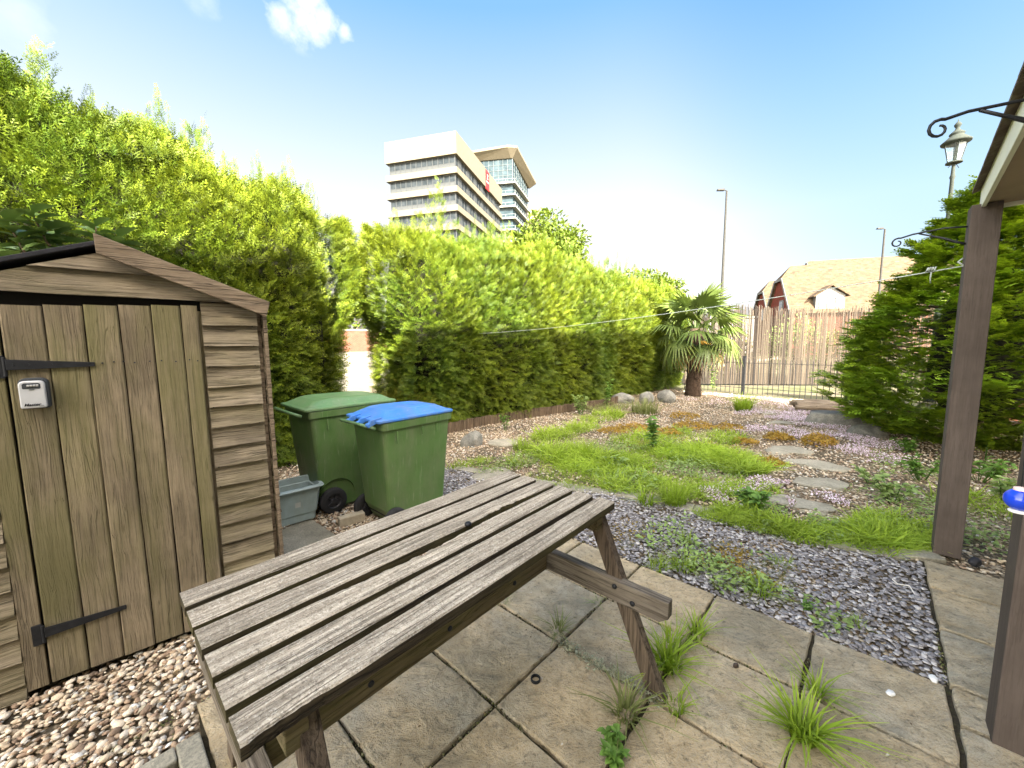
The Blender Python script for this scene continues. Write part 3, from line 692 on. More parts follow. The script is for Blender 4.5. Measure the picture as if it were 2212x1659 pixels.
m = MB(); m.box((.014, .004, .82), (.018, .05, 1.63)); m.box((-.012, .012, .82), (.018, .018, 1.62)); m.build('corner_trim', M['shed_b'], shed, bevel=.002)
m = MB(); m.box((-.898, -.012, .82), (.058, .022, 1.60)); m.build('door_frame', M['shed_v'], shed, bevel=.002)
m = MB(); m.box((-.256, .004, .82), (.02, .014, 1.60)); m.build('door_frame', M['shed_v'], shed, bevel=.002)
m = MB()
sl = (AP-EV)/HW; L = .70
for s_ in (-1, 1):
    x1 = -HW+s_*.60; z1 = AP-sl*.60; yf = -.050 if s_ > 0 else -.030
    m.hexa([(-HW, yf, AP+.016), (x1, yf, z1+.016), (x1, DP+.06, z1+.012), (-HW, DP+.06, AP+.016), (-HW, yf, AP+.036), (x1, yf, z1+.036), (x1, DP+.06, z1+.036), (-HW, DP+.06, AP+.036)])
m.build('roof', M['felt'], shed, bevel=.003)
m = MB(); x1 = .035; zt = lambda x: AP+.055-sl*(x+HW)
m.hexa([(-HW-.002, -.078, zt(-HW)-.082), (x1-.02, -.078, zt(x1)-.075), (x1-.02, -.058, zt(x1)-.075), (-HW-.002, -.058, zt(-HW)-.082), (-HW-.004, -.078, zt(-HW)), (x1, -.078, zt(x1)), (x1, -.058, zt(x1)), (-HW-.004, -.058, zt(-HW))])
m.build('barge_board', M['shed_b'], shed, bevel=.003)
# door with six planks, hung slightly out of true
door = MB(); joints = [-.862, -.752, -.642, -.537, -.432, -.329, -.268]
joints = [-.862, -.750, -.640, -.535, -.430, -.327, -.262]
for k in range(6):
    xa, xb = joints[k]+.002, joints[k+1]-.002; N = 13; vs = []; fs = []; ph = random.random()*9; y0 = -.034+random.uniform(-.003, .003)
    for q in range(N):
        u = q/(N-1); top = 1.612+.055*(0 if q else 0); z = .028+(1.612-.028)*u
        sh = .055*( (xa+xb)/2+.862)*u
        w1 = .0025*mnoise.noise(Vector((z*2.5, ph, 0))); w2 = .0025*mnoise.noise(Vector((z*2.5, ph+7, 0))); yy = y0+.003*mnoise.noise(Vector((z*1.5, ph, 3)))
        vs += [(xa+w1, yy+.004, z+sh), (xa+.005+w1, yy, z+sh), (xb-.005+w2, yy, z+sh), (xb+w2, yy+.004, z+sh), (xb+w2, yy+.016, z+sh), (xa+w1, yy+.016, z+sh)]
    for q in range(N-1):
        for e in range(6): fs.append((q*6+e, q*6+(e+1) % 6, (q+1)*6+(e+1) % 6, (q+1)*6+e))
    fs += [tuple(range(5, -1, -1)), tuple((N-1)*6+e for e in range(6))]; door.add(vs, fs)
door = door.build('door', M['shed_v'], shed)
for (z, zt_, x_end) in ((1.383, 1.376, -.622), (.262, .262, -.615)):
    m = MB(); ya, yb = -.0445, -.0385
    m.hexa([(-.858, ya, z-.021), (x_end, ya, zt_-.009), (x_end, yb, zt_-.009), (-.858, yb, z-.021), (-.858, ya, z+.021), (x_end, ya, zt_+.009), (x_end, yb, zt_+.009), (-.858, yb, z+.021)])
    m.box((-.880, -.027, z-.008), (.030, .008, .088)); m.tube([(-.8625, -.036, z-.045), (-.8625, -.036, z+.03)], .0055, 8)
    o = m.build('hinge', M['iron'], door, bevel=.0012)
nl = MB(); nl.lathe([(.0035, -.001), (.003, .002)], 8, (0, 0, 0), Matrix.Rotation(R(90), 3, 'X')); nl = nl.build('nail', M['iron'], door); nails = []
for x in (-.60, -.565, -.535, -.50, -.45, -.41, -.36, -.31, -.28): nails.append((x, -.0385, 1.382+random.uniform(-.004, .004), door))
for x in (-.84, -.80, -.74, -.64): nails.append((x, -.0455, 1.383, door))
for k in range(14):
    z = EV-.085-.1027*k+.002
    for x in (-.235, -.045): nails.append((x, -.0245, max(z, .03), shed))
for q, (x, y, z, par) in enumerate(nails):
    o = nl if q == 0 else nl.copy()
    if q: COL.objects.link(o)
    o.parent = par; o.location = (x, y, z)
# key safe on the door
ks = empty('key_safe', tuple(Vector((shed_o[0], shed_o[1], 0))+Matrix.Rotation(R(41), 3, 'Z') @ Vector((-.794, -.044, 1.268))), R(41))
def rrect(w, h, r, top_r, n=6):
    pts = []
    for (cx, cz, a0_, rr) in ((w/2-r, -h/2+r, -90, r), (w/2-top_r, h/2-top_r, 0, top_r), (-w/2+top_r, h/2-top_r, 90, top_r), (-w/2+r, -h/2+r, 180, r)):
        for k in range(n+1): a = R(a0_+90*k/n); pts.append((cx+rr*math.cos(a), cz+rr*math.sin(a)))
    return pts
def plate(name, w, h, r, tr, y0, y1, mat, par, c=(0, 0), bev=.002):
    m = MB(); m.prism([(x+c[0], y0, z+c[1]) for x, z in rrect(w, h, r, tr)], (0, y1-y0, 0)); return m.build(name, mat, par, bevel=bev)
dkp = simple('dark_rubber', (.035, .04, .045), .6); silver = simple('silver_plastic', (.52, .53, .55), .38, .3, .04, 20)
body = plate('weather_cover', .078, .122, .010, .022, .012, -.020, dkp, ks, bev=.004)
face = plate('front_panel', .068, .108, .007, .016, -.0205, -.040, silver, ks, (-.001, -.003), .004)
w_ = plate('dial_window', .047, .023, .004, .008, -.0402, -.0408, dkp, face, (-.001, .031), .0003)
m = MB()
for k in range(4): m.tube([(-.009+k*.0078-.003, -.041, .032), (-.009+k*.0078+.003, -.041, .032)], .0042, 10)
m.build('number_wheel', simple('metal_wheel', (.6, .6, .6), .3, .8), face, smooth=False)
m = MB(); m.box((-.001, -.0412, .0165), (.014, .002, .0025)); m.build('release_slot', dkp, face)
def text_mesh(txt, size, mat, parent, loc, rot, name='lettering', ext=.0003, shear=0, align='CENTER', bold=0):
    cu = bpy.data.curves.new('tmp_text', 'FONT'); cu.body = txt; cu.size = size; cu.extrude = ext; cu.align_x = align; cu.shear = shear; cu.offset = bold
    to = bpy.data.objects.new('tmp_text', cu); COL.objects.link(to); bpy.context.view_layer.update()
    me = bpy.data.meshes.new_from_object(to.evaluated_get(bpy.context.evaluated_depsgraph_get())); bpy.data.objects.remove(to); me.name = name
    o = add_obj(name, me, None, parent); me.materials.clear(); me.materials.append(mat); o.location = loc; o.rotation_euler = rot; return o
text_mesh('Master', .015, M['iron'], face, (-.004, -.0415, -.0475), (R(90), 0, 0), shear=.25, bold=.0004)
text_mesh('Lock', .006, M['iron'], face, (.019, -.0415, -.0505), (R(90), 0, 0), shear=.25)
tag(ks, 'silver key safe with four number wheels, screwed to the shed door below the upper hinge', 'key safe')

# ================================================================== PICNIC TABLE
tb = empty('picnic_table', (-.253, 1.334, 0), R(48)); tag(tb, 'weathered six slat picnic table without its seats, on the paving', 'picnic table')
TL, SW = 1.39, .0865; pit = .1107
m = MB()
def slat(m, y0, k):
    N = 110; vs = []; fs = []; ph = k*13.7; w = SW
    for q in range(N+1):
        u = q/N; x = -TL/2+TL*u+(.004 if 0 else 0)
        n0 = mnoise.noise(Vector((x*4, ph, 0)))*.0022+mnoise.noise(Vector((x*22, ph, 1)))*.0011; n1 = mnoise.noise(Vector((x*4, ph, 5)))*.0022+mnoise.noise(Vector((x*22, ph, 6)))*.0011
        zt = .75+mnoise.noise(Vector((x*2, ph, 9)))*.002
        ya, yb = y0+n0, y0+w+n1; g = 0
        if k == 2:   # (counted from the viewer's side) splintered gash along its far edge
            s_ = max(0, 1-abs(x+.10)/.36); g = s_*(.020+.012*mnoise.noise(Vector((x*30, 3, 0)))+.008*mnoise.noise(Vector((x*80, 3, 0))))
            ya = ya
            yb -= max(0, g)
        if k == 3:
            s_ = max(0, 1-abs(x-.34)/.22); g = s_*(.013+.012*mnoise.noise(Vector((x*34, 8, 0)))); ya += max(0, g)
        if k == 0:
            s_ = max(0, 1-abs(x+.62)/.13); g = s_*(.010+.01*mnoise.noise(Vector((x*40, 8, 0)))); ya += max(0, g)
        b_ = .0045
        vs += [(x, ya, zt-b_), (x, ya+b_, zt), (x, ya+(yb-ya)*.35, zt+mnoise.noise(Vector((x*9, ph, 2)))*.0012), (x, ya+(yb-ya)*.7, zt+mnoise.noise(Vector((x*9, ph, 4)))*.0012), (x, yb-b_, zt), (x, yb, zt-b_), (x, yb, .718), (x, ya, .718)]
    for q in range(N):
        for e in range(8): fs.append((q*8+e, (q+1)*8+e, (q+1)*8+(e+1) % 8, q*8+(e+1) % 8))
    fs += [tuple(range(8)), tuple(N*8+e for e in range(7, -1, -1))]; m.add(vs, fs, (k*.37+.15) % 1)
for k in range(6): slat(m, -.32+k*pit, k)
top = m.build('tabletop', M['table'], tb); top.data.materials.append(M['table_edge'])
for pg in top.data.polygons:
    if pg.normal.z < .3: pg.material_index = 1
m = MB()
for q in range(26):
    x = -.40+q*.024; y = -.32+2*pit+SW-.004-max(0, 1-abs(x+.10)/.36)*.022+random.uniform(-.003, .003)
    m.bar((x, y, .741+random.uniform(-.004, .003)), (x+random.uniform(.05, .10), y+random.uniform(-.002, .004), .739+random.uniform(-.004, .004)), .0035, .006)
m.build('broken_splinter', M['split'], top)
m = MB(); m.lathe([(.0, .0), (.013, 0), (.014, .006), (.010, .012), (.0001, .013)], 14, (.125, -.32+3*pit-.004, .7485)); m.build('coach_bolt', M['iron'], top, smooth=True)
for x in (-.60, .60): m = MB(); m.box((x, 0, .683), (.045, .60, .07), rnd=.5); m.build('cross_batten', M['table_side'], tb, bevel=.003)
m = MB()
for x in (-.6, .6):   # seat carrying beams
    s_ = 1 if x > 0 else -1
    xi, xo = x+s_*.0, x+s_*.042
    a_, b_ = min(xi, xo), max(xi, xo)
    for yy in (1,):
        m.prism([(a_, -.60, .385), (a_, -.565, .358), (a_, .565, .358), (a_, .60, .385), (a_, .60, .452), (a_, -.60, .452)], (b_-a_, 0, 0), rnd=.6)
    bm_ = m.build('seat_beam', wood('seat_beam_wood', 1, (.27, .235, .19), (.10, .08, .058)) if x < 0 else bpy.data.materials['seat_beam_wood'], tb, bevel=.003); m = MB()
    for (y_, z_) in ((-.375, .425), (-.455, .385), (.375, .425), (.455, .385)):
        bo = MB(); bo.lathe([(.011, .0), (.011, .004), (.008, .007), (.0001, .008)], 12, ((a_ if s_ > 0 else b_), y_, z_), Matrix.Rotation(R(-90*s_), 3, 'Y')); bo.build('coach_bolt', M['iron'], bm_, smooth=True)
m = MB(); m.box((0, 0, .405), (1.19, .042, .09), rnd=.3)
st = m.build('stretcher', M['table_side'], tb, bevel=.003)
for x in (-.31, .0, .36):
    bo = MB(); bo.lathe([(.010, .0), (.010, .004), (.007, .007), (.0001, .008)], 12, (x, -.021, .405), Matrix.Rotation(R(90), 3, 'X')); bo.build('coach_bolt', M['iron'], st, smooth=True)
for (sx, sy) in ((1, -1), (1, 1), (-1, -1), (-1, 1)):
    m = MB(); dx = .021; x0 = sx*.644 if sx > 0 else -.575; 
    tp_, bt_ = sy*.245, sy*(.555 if sx > 0 or sy < 0 else .47); w = .036
    m.hexa([(x0-dx, bt_-w, 0), (x0+dx, bt_-w, 0), (x0+dx, bt_+w, 0), (x0-dx, bt_+w, 0), (x0-dx, tp_-w, .72), (x0+dx, tp_-w, .72), (x0+dx, tp_+w, .72), (x0-dx, tp_+w, .72)])
    m.build('leg', M['table_leg'], tb, bevel=.003)
#==PART3==

# ================================================================== BINS, BOX, SMALL THINGS
def plastic(name, col, rough=.42):
    t = NT(name); c = t.co(); n = t.noise(c, 5, 6, .65); n2 = t.noise(c, 60, 3, .6)
    cc = t.mix(t.ramp(n, [(.3, 0), (.7, 1)]), tuple(k*.82 for k in col), tuple(k*1.12 for k in col))
    dust = t.noise(t.mapv(c, (5, 5, 1.5)), 1.2, 6, .7); cc = t.mix(t.ramp(dust, [(.42, 0), (.72, .42)]), cc, (.20, .20, .13))
    sc_ = t.noise(t.mapv(c, (40, 40, 3)), 1.0, 3, .6); cc = t.mix(t.ramp(sc_, [(.60, 0), (.68, .25)]), cc, (.35, .36, .28))
    t.principled(cc, t.ramp(n, [(.3, rough-.05), (.7, rough+.12)]), t.bump(n2, .12, .002), 0, .4); return t.m
M['bin'] = plastic('green_bin_plastic', (.085, .17, .045)); M['lidg'] = plastic('green_lid_plastic', (.10, .20, .08), .35)
M['lidb'] = plastic('blue_lid_plastic', (.05, .20, .60), .38); M['tyre'] = simple('rubber_tyre', (.025, .025, .027), .85, 0, .2, 20, .3, 80)
M['rim'] = simple('dark_wheel_hub', (.035, .035, .04), .4, 0, .1, 10); M['box'] = plastic('grey_box_plastic', (.36, .46, .48), .4)
def loop(m, rings, close_top=True, close_bot=True, rnd=.5):
    n = len(rings[0]); vs = [p for r in rings for p in r]; fs = []
    for k in range(len(rings)-1):
        for q in range(n): fs.append((k*n+q, k*n+(q+1) % n, (k+1)*n+(q+1) % n, (k+1)*n+q))
    if close_bot: fs.append(tuple(range(n-1, -1, -1)))
    if close_top: fs.append(tuple((len(rings)-1)*n+q for q in range(n)))
    m.add(vs, fs, rnd)
def rr3(x0, x1, y0, y1, z, r=.03, n=4):
    pts = []
    for (cx, cy, a0_) in ((x1-r, y0+r, -90), (x1-r, y1-r, 0), (x0+r, y1-r, 90), (x0+r, y0+r, 180)):
        for k in range(n+1): a = R(a0_+90*k/n); pts.append((cx+r*math.cos(a), cy+r*math.sin(a), z(cx+r*math.cos(a)) if callable(z) else z))
    return pts
def wheelie(name, loc, rz, H, D, Wd, lidmat, label, knobs, lid_h=.05, arch=False):
    b = empty(name, (loc[0], loc[1], -.01), rz); hw = Wd/2; tp = D*.13
    m = MB()
    rings = [rr3(tp+.06, D-tp*.75, -hw+.055, hw-.055, .035, .04), rr3(tp, D-tp*.7, -hw+.05, hw-.05, .16, .04), rr3(.05, D-.02, -hw+.012, hw-.012, H-.075, .03), rr3(.035, D-.005, -hw-.004, hw+.004, H-.07, .03), rr3(.03, D, -hw-.008, hw+.008, H-.012, .03), rr3(.045, D-.015, -hw+.012, hw-.012, H-.012, .03), rr3(.06, D-.03, -hw+.025, hw-.025, H-.10, .03)]
    loop(m, rings, True, True)
    for y_ in (-hw-.001, hw+.001):     # stiffening ribs under the rim
        for x_ in (D*.22, D*.55, D*.76): m.prism([(x_-.006, y_*.985, H-.085), (x_+.006, y_*.985, H-.085), (x_+.006, y_*.985, H-.15-.03*(x_ < D*.3)), (x_-.006, y_*.985, H-.15-.03*(x_ < D*.3))], (0, .014*(1 if y_ > 0 else -1), 0), .5)
    body = m.build('body', M['bin'], b, bevel=.004)
    if arch:
        m = MB(); prev = None
        for k in range(13):
            a = math.pi*k/12; r1_, r2_ = .165, .15; cx = .235
            p = [(cx+r1_*math.cos(a), -hw+.018+.03*(1-math.sin(a)), .13+r1_*1.05*math.sin(a)), (cx+r2_*math.cos(a), -hw+.10, .12+r2_*math.sin(a))]
            if prev: m.add([prev[0], p[0], p[1], prev[1]], [(0, 1, 2, 3)], .5)
            prev = p
        o = m.build('wheel_arch', M['bin'], b, smooth=True)
    lid = MB(); z0 = H-.008; zz = lambda x: z0+.02
    R1 = rr3(.0, D+.012, -hw-.012, hw+.012, z0, .035); R2 = rr3(.0, D+.012, -hw-.012, hw+.012, z0+.020, .035); R3 = rr3(.03, D-.02, -hw+.02, hw-.02, z0+.027, .04)
    R4 = rr3(.13, D-.09, -hw+.075, hw-.075, lambda x: z0+.03+lid_h*(1-.35*abs(x-D*.45)/D*2), .06); R5 = rr3(.2, D-.17, -hw+.12, hw-.12, lambda x: z0+.034+lid_h*(1.05-.35*abs(x-D*.45)/D*2), .05)
    loop(lid, [R1, R2, R3, R4, R5], True, True)
    for y_ in (-.10, 0, .10): lid.hexa([(.045, y_-.014, z0+.02), (.2, y_-.014, z0+.02), (.2, y_+.014, z0+.02), (.045, y_+.014, z0+.02), (.06, y_-.008, z0+.036), (.19, y_-.008, z0+.036+lid_h*.8), (.19, y_+.008, z0+.036+lid_h*.8), (.06, y_+.008, z0+.036)], .5)
    lid.box((D-.05, -.05, z0+.04), (.03, .016, .018), None, .5); lid.box((D-.05, .03, z0+.036), (.03, .016, .012), None, .5)
    lid = lid.build('lid', lidmat, b, bevel=.005)
    m = MB(); hb_ = hw*.86
    m.tube([(-.005, -hb_, H-.045), (-.058, -hb_+.02, H-.022), (-.066, -hb_*.5, H-.018), (-.066, hb_*.5, H-.018), (-.058, hb_-.02, H-.022), (-.005, hb_, H-.045)], .0135, 8)
    m.build('handle', M['lidg'], b, smooth=True)
    for y_ in (knobs or []):
        m = MB(); m.prism([(.04, y_-.012, z0+.012), (-.045, y_-.012, H-.03), (-.055, y_-.012, H-.005), (-.035, y_-.012, z0+.026), (.06, y_-.012, z0+.04)], (0, .024, 0), .5)
        m.lathe([(.014, -.017), (.017, -.012), (.017, .012), (.014, .017)], 12, (-.052, y_, H-.014), Matrix.Rotation(R(90), 3, 'X')); m.build('hinge', lidmat, b, bevel=.002)
    wr = .10 if not arch else .112
    for s_ in (-1, 1):
        m = MB(); y_ = s_*(hw-(.02 if not arch else .03)); xw = .125 if not arch else .20
        Mx = Matrix.Rotation(R(90), 3, 'X')
        m.lathe([(wr*.55, -.024), (wr*.9, -.026), (wr, -.018), (wr, .018), (wr*.9, .026), (wr*.55, .024)], 28, (xw, y_, wr), Mx, cap=False); wh = m.build('wheel', M['tyre'], b, smooth=True)
        m = MB(); m.lathe([(wr*.58, -.018), (wr*.50, -.010), (wr*.22, -.008), (wr*.2, -.022), (.001, -.024)], 24, (xw, y_, wr), Mx, cap=False); m.lathe([(wr*.58, .018), (wr*.50, .010), (wr*.22, .008), (wr*.2, .022), (.001, .024)], 24, (xw, y_, wr), Mx, cap=False)
        for k in range(5): a = 2*math.pi*k/5; m.box((xw+wr*.38*math.cos(a), y_, wr+wr*.38*math.sin(a)), (wr*.36, .034, .008), Matrix.Rotation(-a, 3, 'Y'))
        m.build('rim', M['rim'], wh, bevel=.001)
    m = MB(); m.tube([(xw, -hw+.03, wr), (xw, hw-.03, wr)], .010, 8); m.build('axle', M['iron'], b)
    return tag(b, label, 'wheelie bin', 'green wheelie bins beside the shed')
wheelie('wheelie_bin', (-1.165, 2.915), R(49), .89, .70, .50, M['lidb'], 'green wheelie bin with a bright blue lid, nearer the picnic table', (-.20, -.06, .09))
wheelie('wheelie_bin', (-1.90, 3.27), R(47), .925, .82, .60, M['lidg'], 'larger all green wheelie bin standing behind the blue lidded one', (), .055, True)

# grey open recycling box
bx = empty('recycling_box', (-1.86, 3.10, 0), R(43)); m = MB()
loop(m, [rr3(-.16, .16, -.115, .115, 0, .03), rr3(-.165, .165, -.12, .12, .065, .03), rr3(-.172, .172, -.127, .127, .067, .03), rr3(-.20, .20, -.155, .155, .28, .035), rr3(-.222, .222, -.178, .178, .275, .045), rr3(-.228, .228, -.184, .184, .285, .045), rr3(-.22, .22, -.176, .176, .298, .045), rr3(-.196, .196, -.15, .15, .298, .035), rr3(-.19, .19, -.145, .145, .25, .03), rr3(-.178, .178, -.133, .133, .247, .03), rr3(-.15, .15, -.105, .105, .012, .03)], True, True)
m.build('tub', M['box'], bx, bevel=.002)
m = MB(); m.add([(.0, -.1395, .135), (.04, -.1395, .135), (.04, -.1450, .178), (.0, -.1450, .178)], [(0, 1, 2, 3)]); m.build('sticker', simple('white_sticker', (.5, .52, .5), .6), bx)
tag(bx, 'open grey blue plastic recycling box on the concrete pad beside the shed', 'recycling box')

def rock(name, c, size, seed, mat, label, cat, rz=0, group=None, sub=3, rough=.22, flat=0):
    bm = bmesh.new(); bmesh.ops.create_icosphere(bm, subdivisions=sub, radius=.5)
    for v in bm.verts:
        n = mnoise.noise(v.co*1.6+Vector((seed, 0, 0)))*rough*1.6+mnoise.noise(v.co*4+Vector((seed, 3, 0)))*rough*.6+mnoise.noise(v.co*11+Vector((seed, 3, 0)))*rough*.18
        v.co *= 1+n
        if flat: v.co.z = max(-flat, min(flat, v.co.z*1.6))+v.co.z*.08
        v.co.x *= size[0]; v.co.y *= size[1]; v.co.z *= size[2]
    me = bpy.data.meshes.new(name); bm.to_mesh(me); bm.free(); a = me.attributes.new('rnd', 'FLOAT', 'POINT'); a.data.foreach_set('value', [(seed*.37) % 1]*len(me.vertices))
    o = add_obj(name, me, mat); o.location = c; o.rotation_euler = (0, 0, rz); return tag(o, label, cat, group)
br = MB(); br.box((0, 0, .04), (.20, .075, .075)); o = br.build('broken_brick', simple('buff_brick', (.42, .37, .28), .9, 0, .2, 20, .6, 80), bevel=.008); o.location = (*gp(760, 1128)[:2], -.01); o.rotation_euler = (0, 0, R(38)); tag(o, 'pale buff brick offcut lying between the wheels of the two bins', 'brick')
rock('rock', (*gp(1020, 958)[:2], .03), (.30, .22, .34), 1.3, M['rock'], 'small pale pointed rock on gravel by the log roll edging, right of the blue lid', 'rock', .3)
rock('rock', (*gp(1800, 915)[:2], .05), (.98, .45, .40), 2.1, M['rock'], 'large long grey boulder in front of the split log', 'rock', R(-12), None, 4, .16, .35)
rock('rock', (*gp(1870, 940)[:2], .02), (.5, .35, .28), 5.1, M['rock'], 'pale rock at the foot of the big boulder, under the conifer', 'rock', R(-30), None, 3, .2)
for k, (px, py, w_, h_, lb) in enumerate(((1345, 868, .55, .30, 'left'), (1395, 868, .52, .34, 'middle'), (1440, 866, .55, .36, 'right'))):
    rock('rock', (*gp(px, py)[:2], .08), (w_, .35, h_), 7.7+k*2, M['rock'], 'rounded grey rock left of the palm foot, %s of three in a row' % lb, 'rock', k, 'rocks in a row beside the palm', 3, .15)
for k, (px, py, w_, d_, rz, lb) in enumerate(((1668, 890, .62, .45, .2, 'small flat stepping stone farthest up the garden, behind the thyme'), (1690, 912, .62, .34, -.2, 'flat stepping stone beside the pink thyme, second from the back'), (1710, 972, .62, .50, .4, 'broad flat stepping stone behind the orange stonecrop gap'), (1757, 1000, .62, .46, -.5, 'flat stepping stone in the middle of the stone trail'), (1778, 1040, .55, .42, -.4, 'small flat stepping stone edged with white flowers'), (1734, 1088, .56, .44, -.35, 'nearest flat stepping stone, buff and square cornered'))):
    rock('stepping_stone', (*gp(px, py)[:2], -.022), (w_*.85, d_*.8, .075), 3.1+k*1.7, M['step'], lb, 'stepping stone', rz, 'stepping stones through the garden bed', 4, .36, .3)
rock('stepping_stone', (*gp(1085, 955)[:2], -.01), (.45, .36, .07), 13.1, M['step'], 'flat stone beside the small pointed rock at the left of the bed', 'stepping stone', .3, 'stepping stones through the garden bed', 3, .16, .3)
rock('stepping_stone', (*gp(1060, 1022)[:2], -.015), (.5, .30, .06), 14.1, M['step'], 'low weedy flat stone behind the far end of the table', 'stepping stone', .8, 'stepping stones through the garden bed', 3, .16, .3)
# black pebble, rubber ring, snail, white flints
rock('dark_stone', (*gp(2105, 1219)[:2], .018), (.075, .06, .06), 4.4, simple('black_stone', (.02, .02, .024), .6), 'small black stone on the gravel right of the far post', 'stone', 0, None, 2)
rock('snail_shell', (*gp(1589, 1441)[:2], .008), (.026, .018, .022), 4.9, simple('snail', (.05, .035, .025), .5), 'tiny dark snail on a paving slab right of the table leg', 'snail', 0, None, 2)
for (px, py, s_, lb) in ((2518, 1328, 0, ''), ): pass
rock('flint', (*gp(1925, 1500)[:2], .006), (.040, .026, .014), 6.1, simple('white_flint', (.72, .71, .68), .7, 0, .1, 20), 'white flint pebble on the big slab near the patio corner', 'pebble', .4, None, 2)
rock('flint', (*gp(2016, 1468)[:2], .004), (.045, .03, .02), 8.1, bpy.data.materials['white_flint'], 'white flint wedged at the corner of slate and patio', 'pebble', 1.0, None, 2)
m = MB(); ring = [(.019*math.cos(2*math.pi*k/28), .019*math.sin(2*math.pi*k/28)) for k in range(28)]
m.lathe([(.0165, 0), (.021, 0), (.021, .012), (.0165, .012), (.0165, 0)], 28, cap=False); o = m.build('rubber_ring', M['iron'], smooth=False); o.location = (*gp(1157, 1470)[:2], .001); tag(o, 'small black ring lying on a paving slab below the table', 'ring')
# plastic litter scraps on the slate
m = MB(); m.tube([(0, 0, .02), (.02, .05, .035), (-.005, .09, .02), (.0, .13, .025)], .003, 5); o = m.build('dry_stem', simple('bleached_stem', (.60, .58, .52), .8)); o.location = (*gp(1975, 1290)[:2], .0); tag(o, 'bleached curled stem on the slate against the paved path', 'twig')
# drain cover frame bottom left
dc = empty('drain_cover', (*G(-.32, -1.38), .004), math.atan2(GA[1], GA[0])); m = MB()
W_, D_ = .135, .24
m.box((0, D_-.035, -.018), (2*W_, .07, .05)); m.box((0, -D_+.035, -.018), (2*W_, .07, .05)); m.box((-W_+.035, 0, -.018), (.07, 2*D_-.145, .05)); m.box((W_-.035, 0, -.018), (.07, 2*D_-.145, .05)); m.build('frame', M['conc'], dc, bevel=.006)
m = MB(); m.box((0, 0, -.022), (2*W_-.165, 2*D_-.165, .04)); m.build('cover', M['conc'], dc, bevel=.008)
tag(dc, 'worn grey concrete drain cover in its frame at the bottom left, beside the patio edge', 'drain cover')

# log roll edging along the hedge foot
le = MB(); hp0 = np.array([-1.15, 6.37]); 
a_, b_ = gp(960, 935)[:2], gp(1345, 866)[:2]; nn = 120
lg = wood('log_roll_wood', 2, (.20, .15, .10), (.08, .055, .035))
for k in range(nn):
    p = a_+(b_-a_)*k/nn+ND*random.uniform(-.01, .01)+ND*.10*math.sin(k/nn*6); h = .15+random.uniform(-.012, .012)
    le.tube([(p[0], p[1], -.02), (p[0]+random.uniform(-.006, .006), p[1], h)], .022, 7)
tag(le.build('log_roll_edging', lg), 'low edging of upright brown half logs along the foot of the hedge', 'edging')
# split log
m = MB(); lc = gp(1775, 893)[:2]
for k in range(7):
    y = (k-3)*.055; z = .05+.11*(1-(k-3)**2/12); pts = [(-.62+random.uniform(-.05, .05), y, z), (-.2, y+random.uniform(-.01, .01), z+random.uniform(-.01, .02)), (.25, y, z+random.uniform(-.01, .01)), (.66+random.uniform(-.06, .04), y, z-.03)]
    m.tube(pts, [.045, .062, .058, .035], 8)
o = m.build('split_log', M['log']); o.location = (lc[0]+.35, lc[1]+.25, 0.0); o.rotation_euler = (0, 0, R(-22)); tag(o, 'old split grey log lying against the iron fence behind the boulder', 'log')

# ================================================================== FENCES
fd = np.array([math.cos(R(-47)), math.sin(R(-47))]); fA = np.array([5.35, 12.05]); 
fn = empty('iron_fence', (fA[0], fA[1], 0), math.atan2(fd[1], fd[0])); tag(fn, 'low black iron railing fence with thin pickets across the end of the garden', 'fence')
for x in (1.72, 3.95, 6.2): m = MB(); m.box((x, 0, .5), (.075, .075, 1.08)); m.box((x, 0, 1.045), (.085, .085, .012)); m.build('fence_post', M['iron'], fn, bevel=.004)
for z in (.16, .86): m = MB(); m.box((3.2, 0, z), (6.4, .026, .012)); m.build('rail', M['iron'], fn)
for k in range(54):
    x = .08+k*.118+random.uniform(-.006, .006); h = .96+random.uniform(-.02, .02); m = MB(); ln = random.uniform(-.01, .01)
    m.tube([(x, 0, 0), (x+ln, 0, h-.02), (x+ln, 0, h+.02)], [.0085, .0085, .002], 5); m.build('picket', M['iron'], fn)
# reed screen
reedm = rndmat('dry_reeds', [(0, (.022, .018, .015)), (.5, (.062, .050, .038)), (1, (.12, .098, .074))], .9, 0)
m = MB(); ra_, rb_ = np.array([6.0, 13.4]), np.array([13.8, 12.4]); n = 520
for k in range(n):
    u = (k+random.uniform(-.35, .35))/n; p = ra_*(1-u)+rb_*u
    if random.random() < .10: continue
    h = 2.55+.08*math.sin(u*9)+random.uniform(-.12, .10); 
    m.tube([(p[0], p[1], 0), (p[0]+random.uniform(-.02, .02), p[1]+random.uniform(-.02, .02), h)], random.uniform(.008, .0135), 4, rnd=random.random())
for z in (.35, .9, 1.45, 2.0): m.tube([(ra_[0], ra_[1]-.015, z), ((ra_[0]+rb_[0])/2, (ra_[1]+rb_[1])/2-.015, z+.01), (rb_[0], rb_[1]-.015, z)], .004, 4)
o = m.build('reed_screen', reedm); tag(o, 'tall see through screen of dry upright reeds behind the iron fence', 'reed screen')

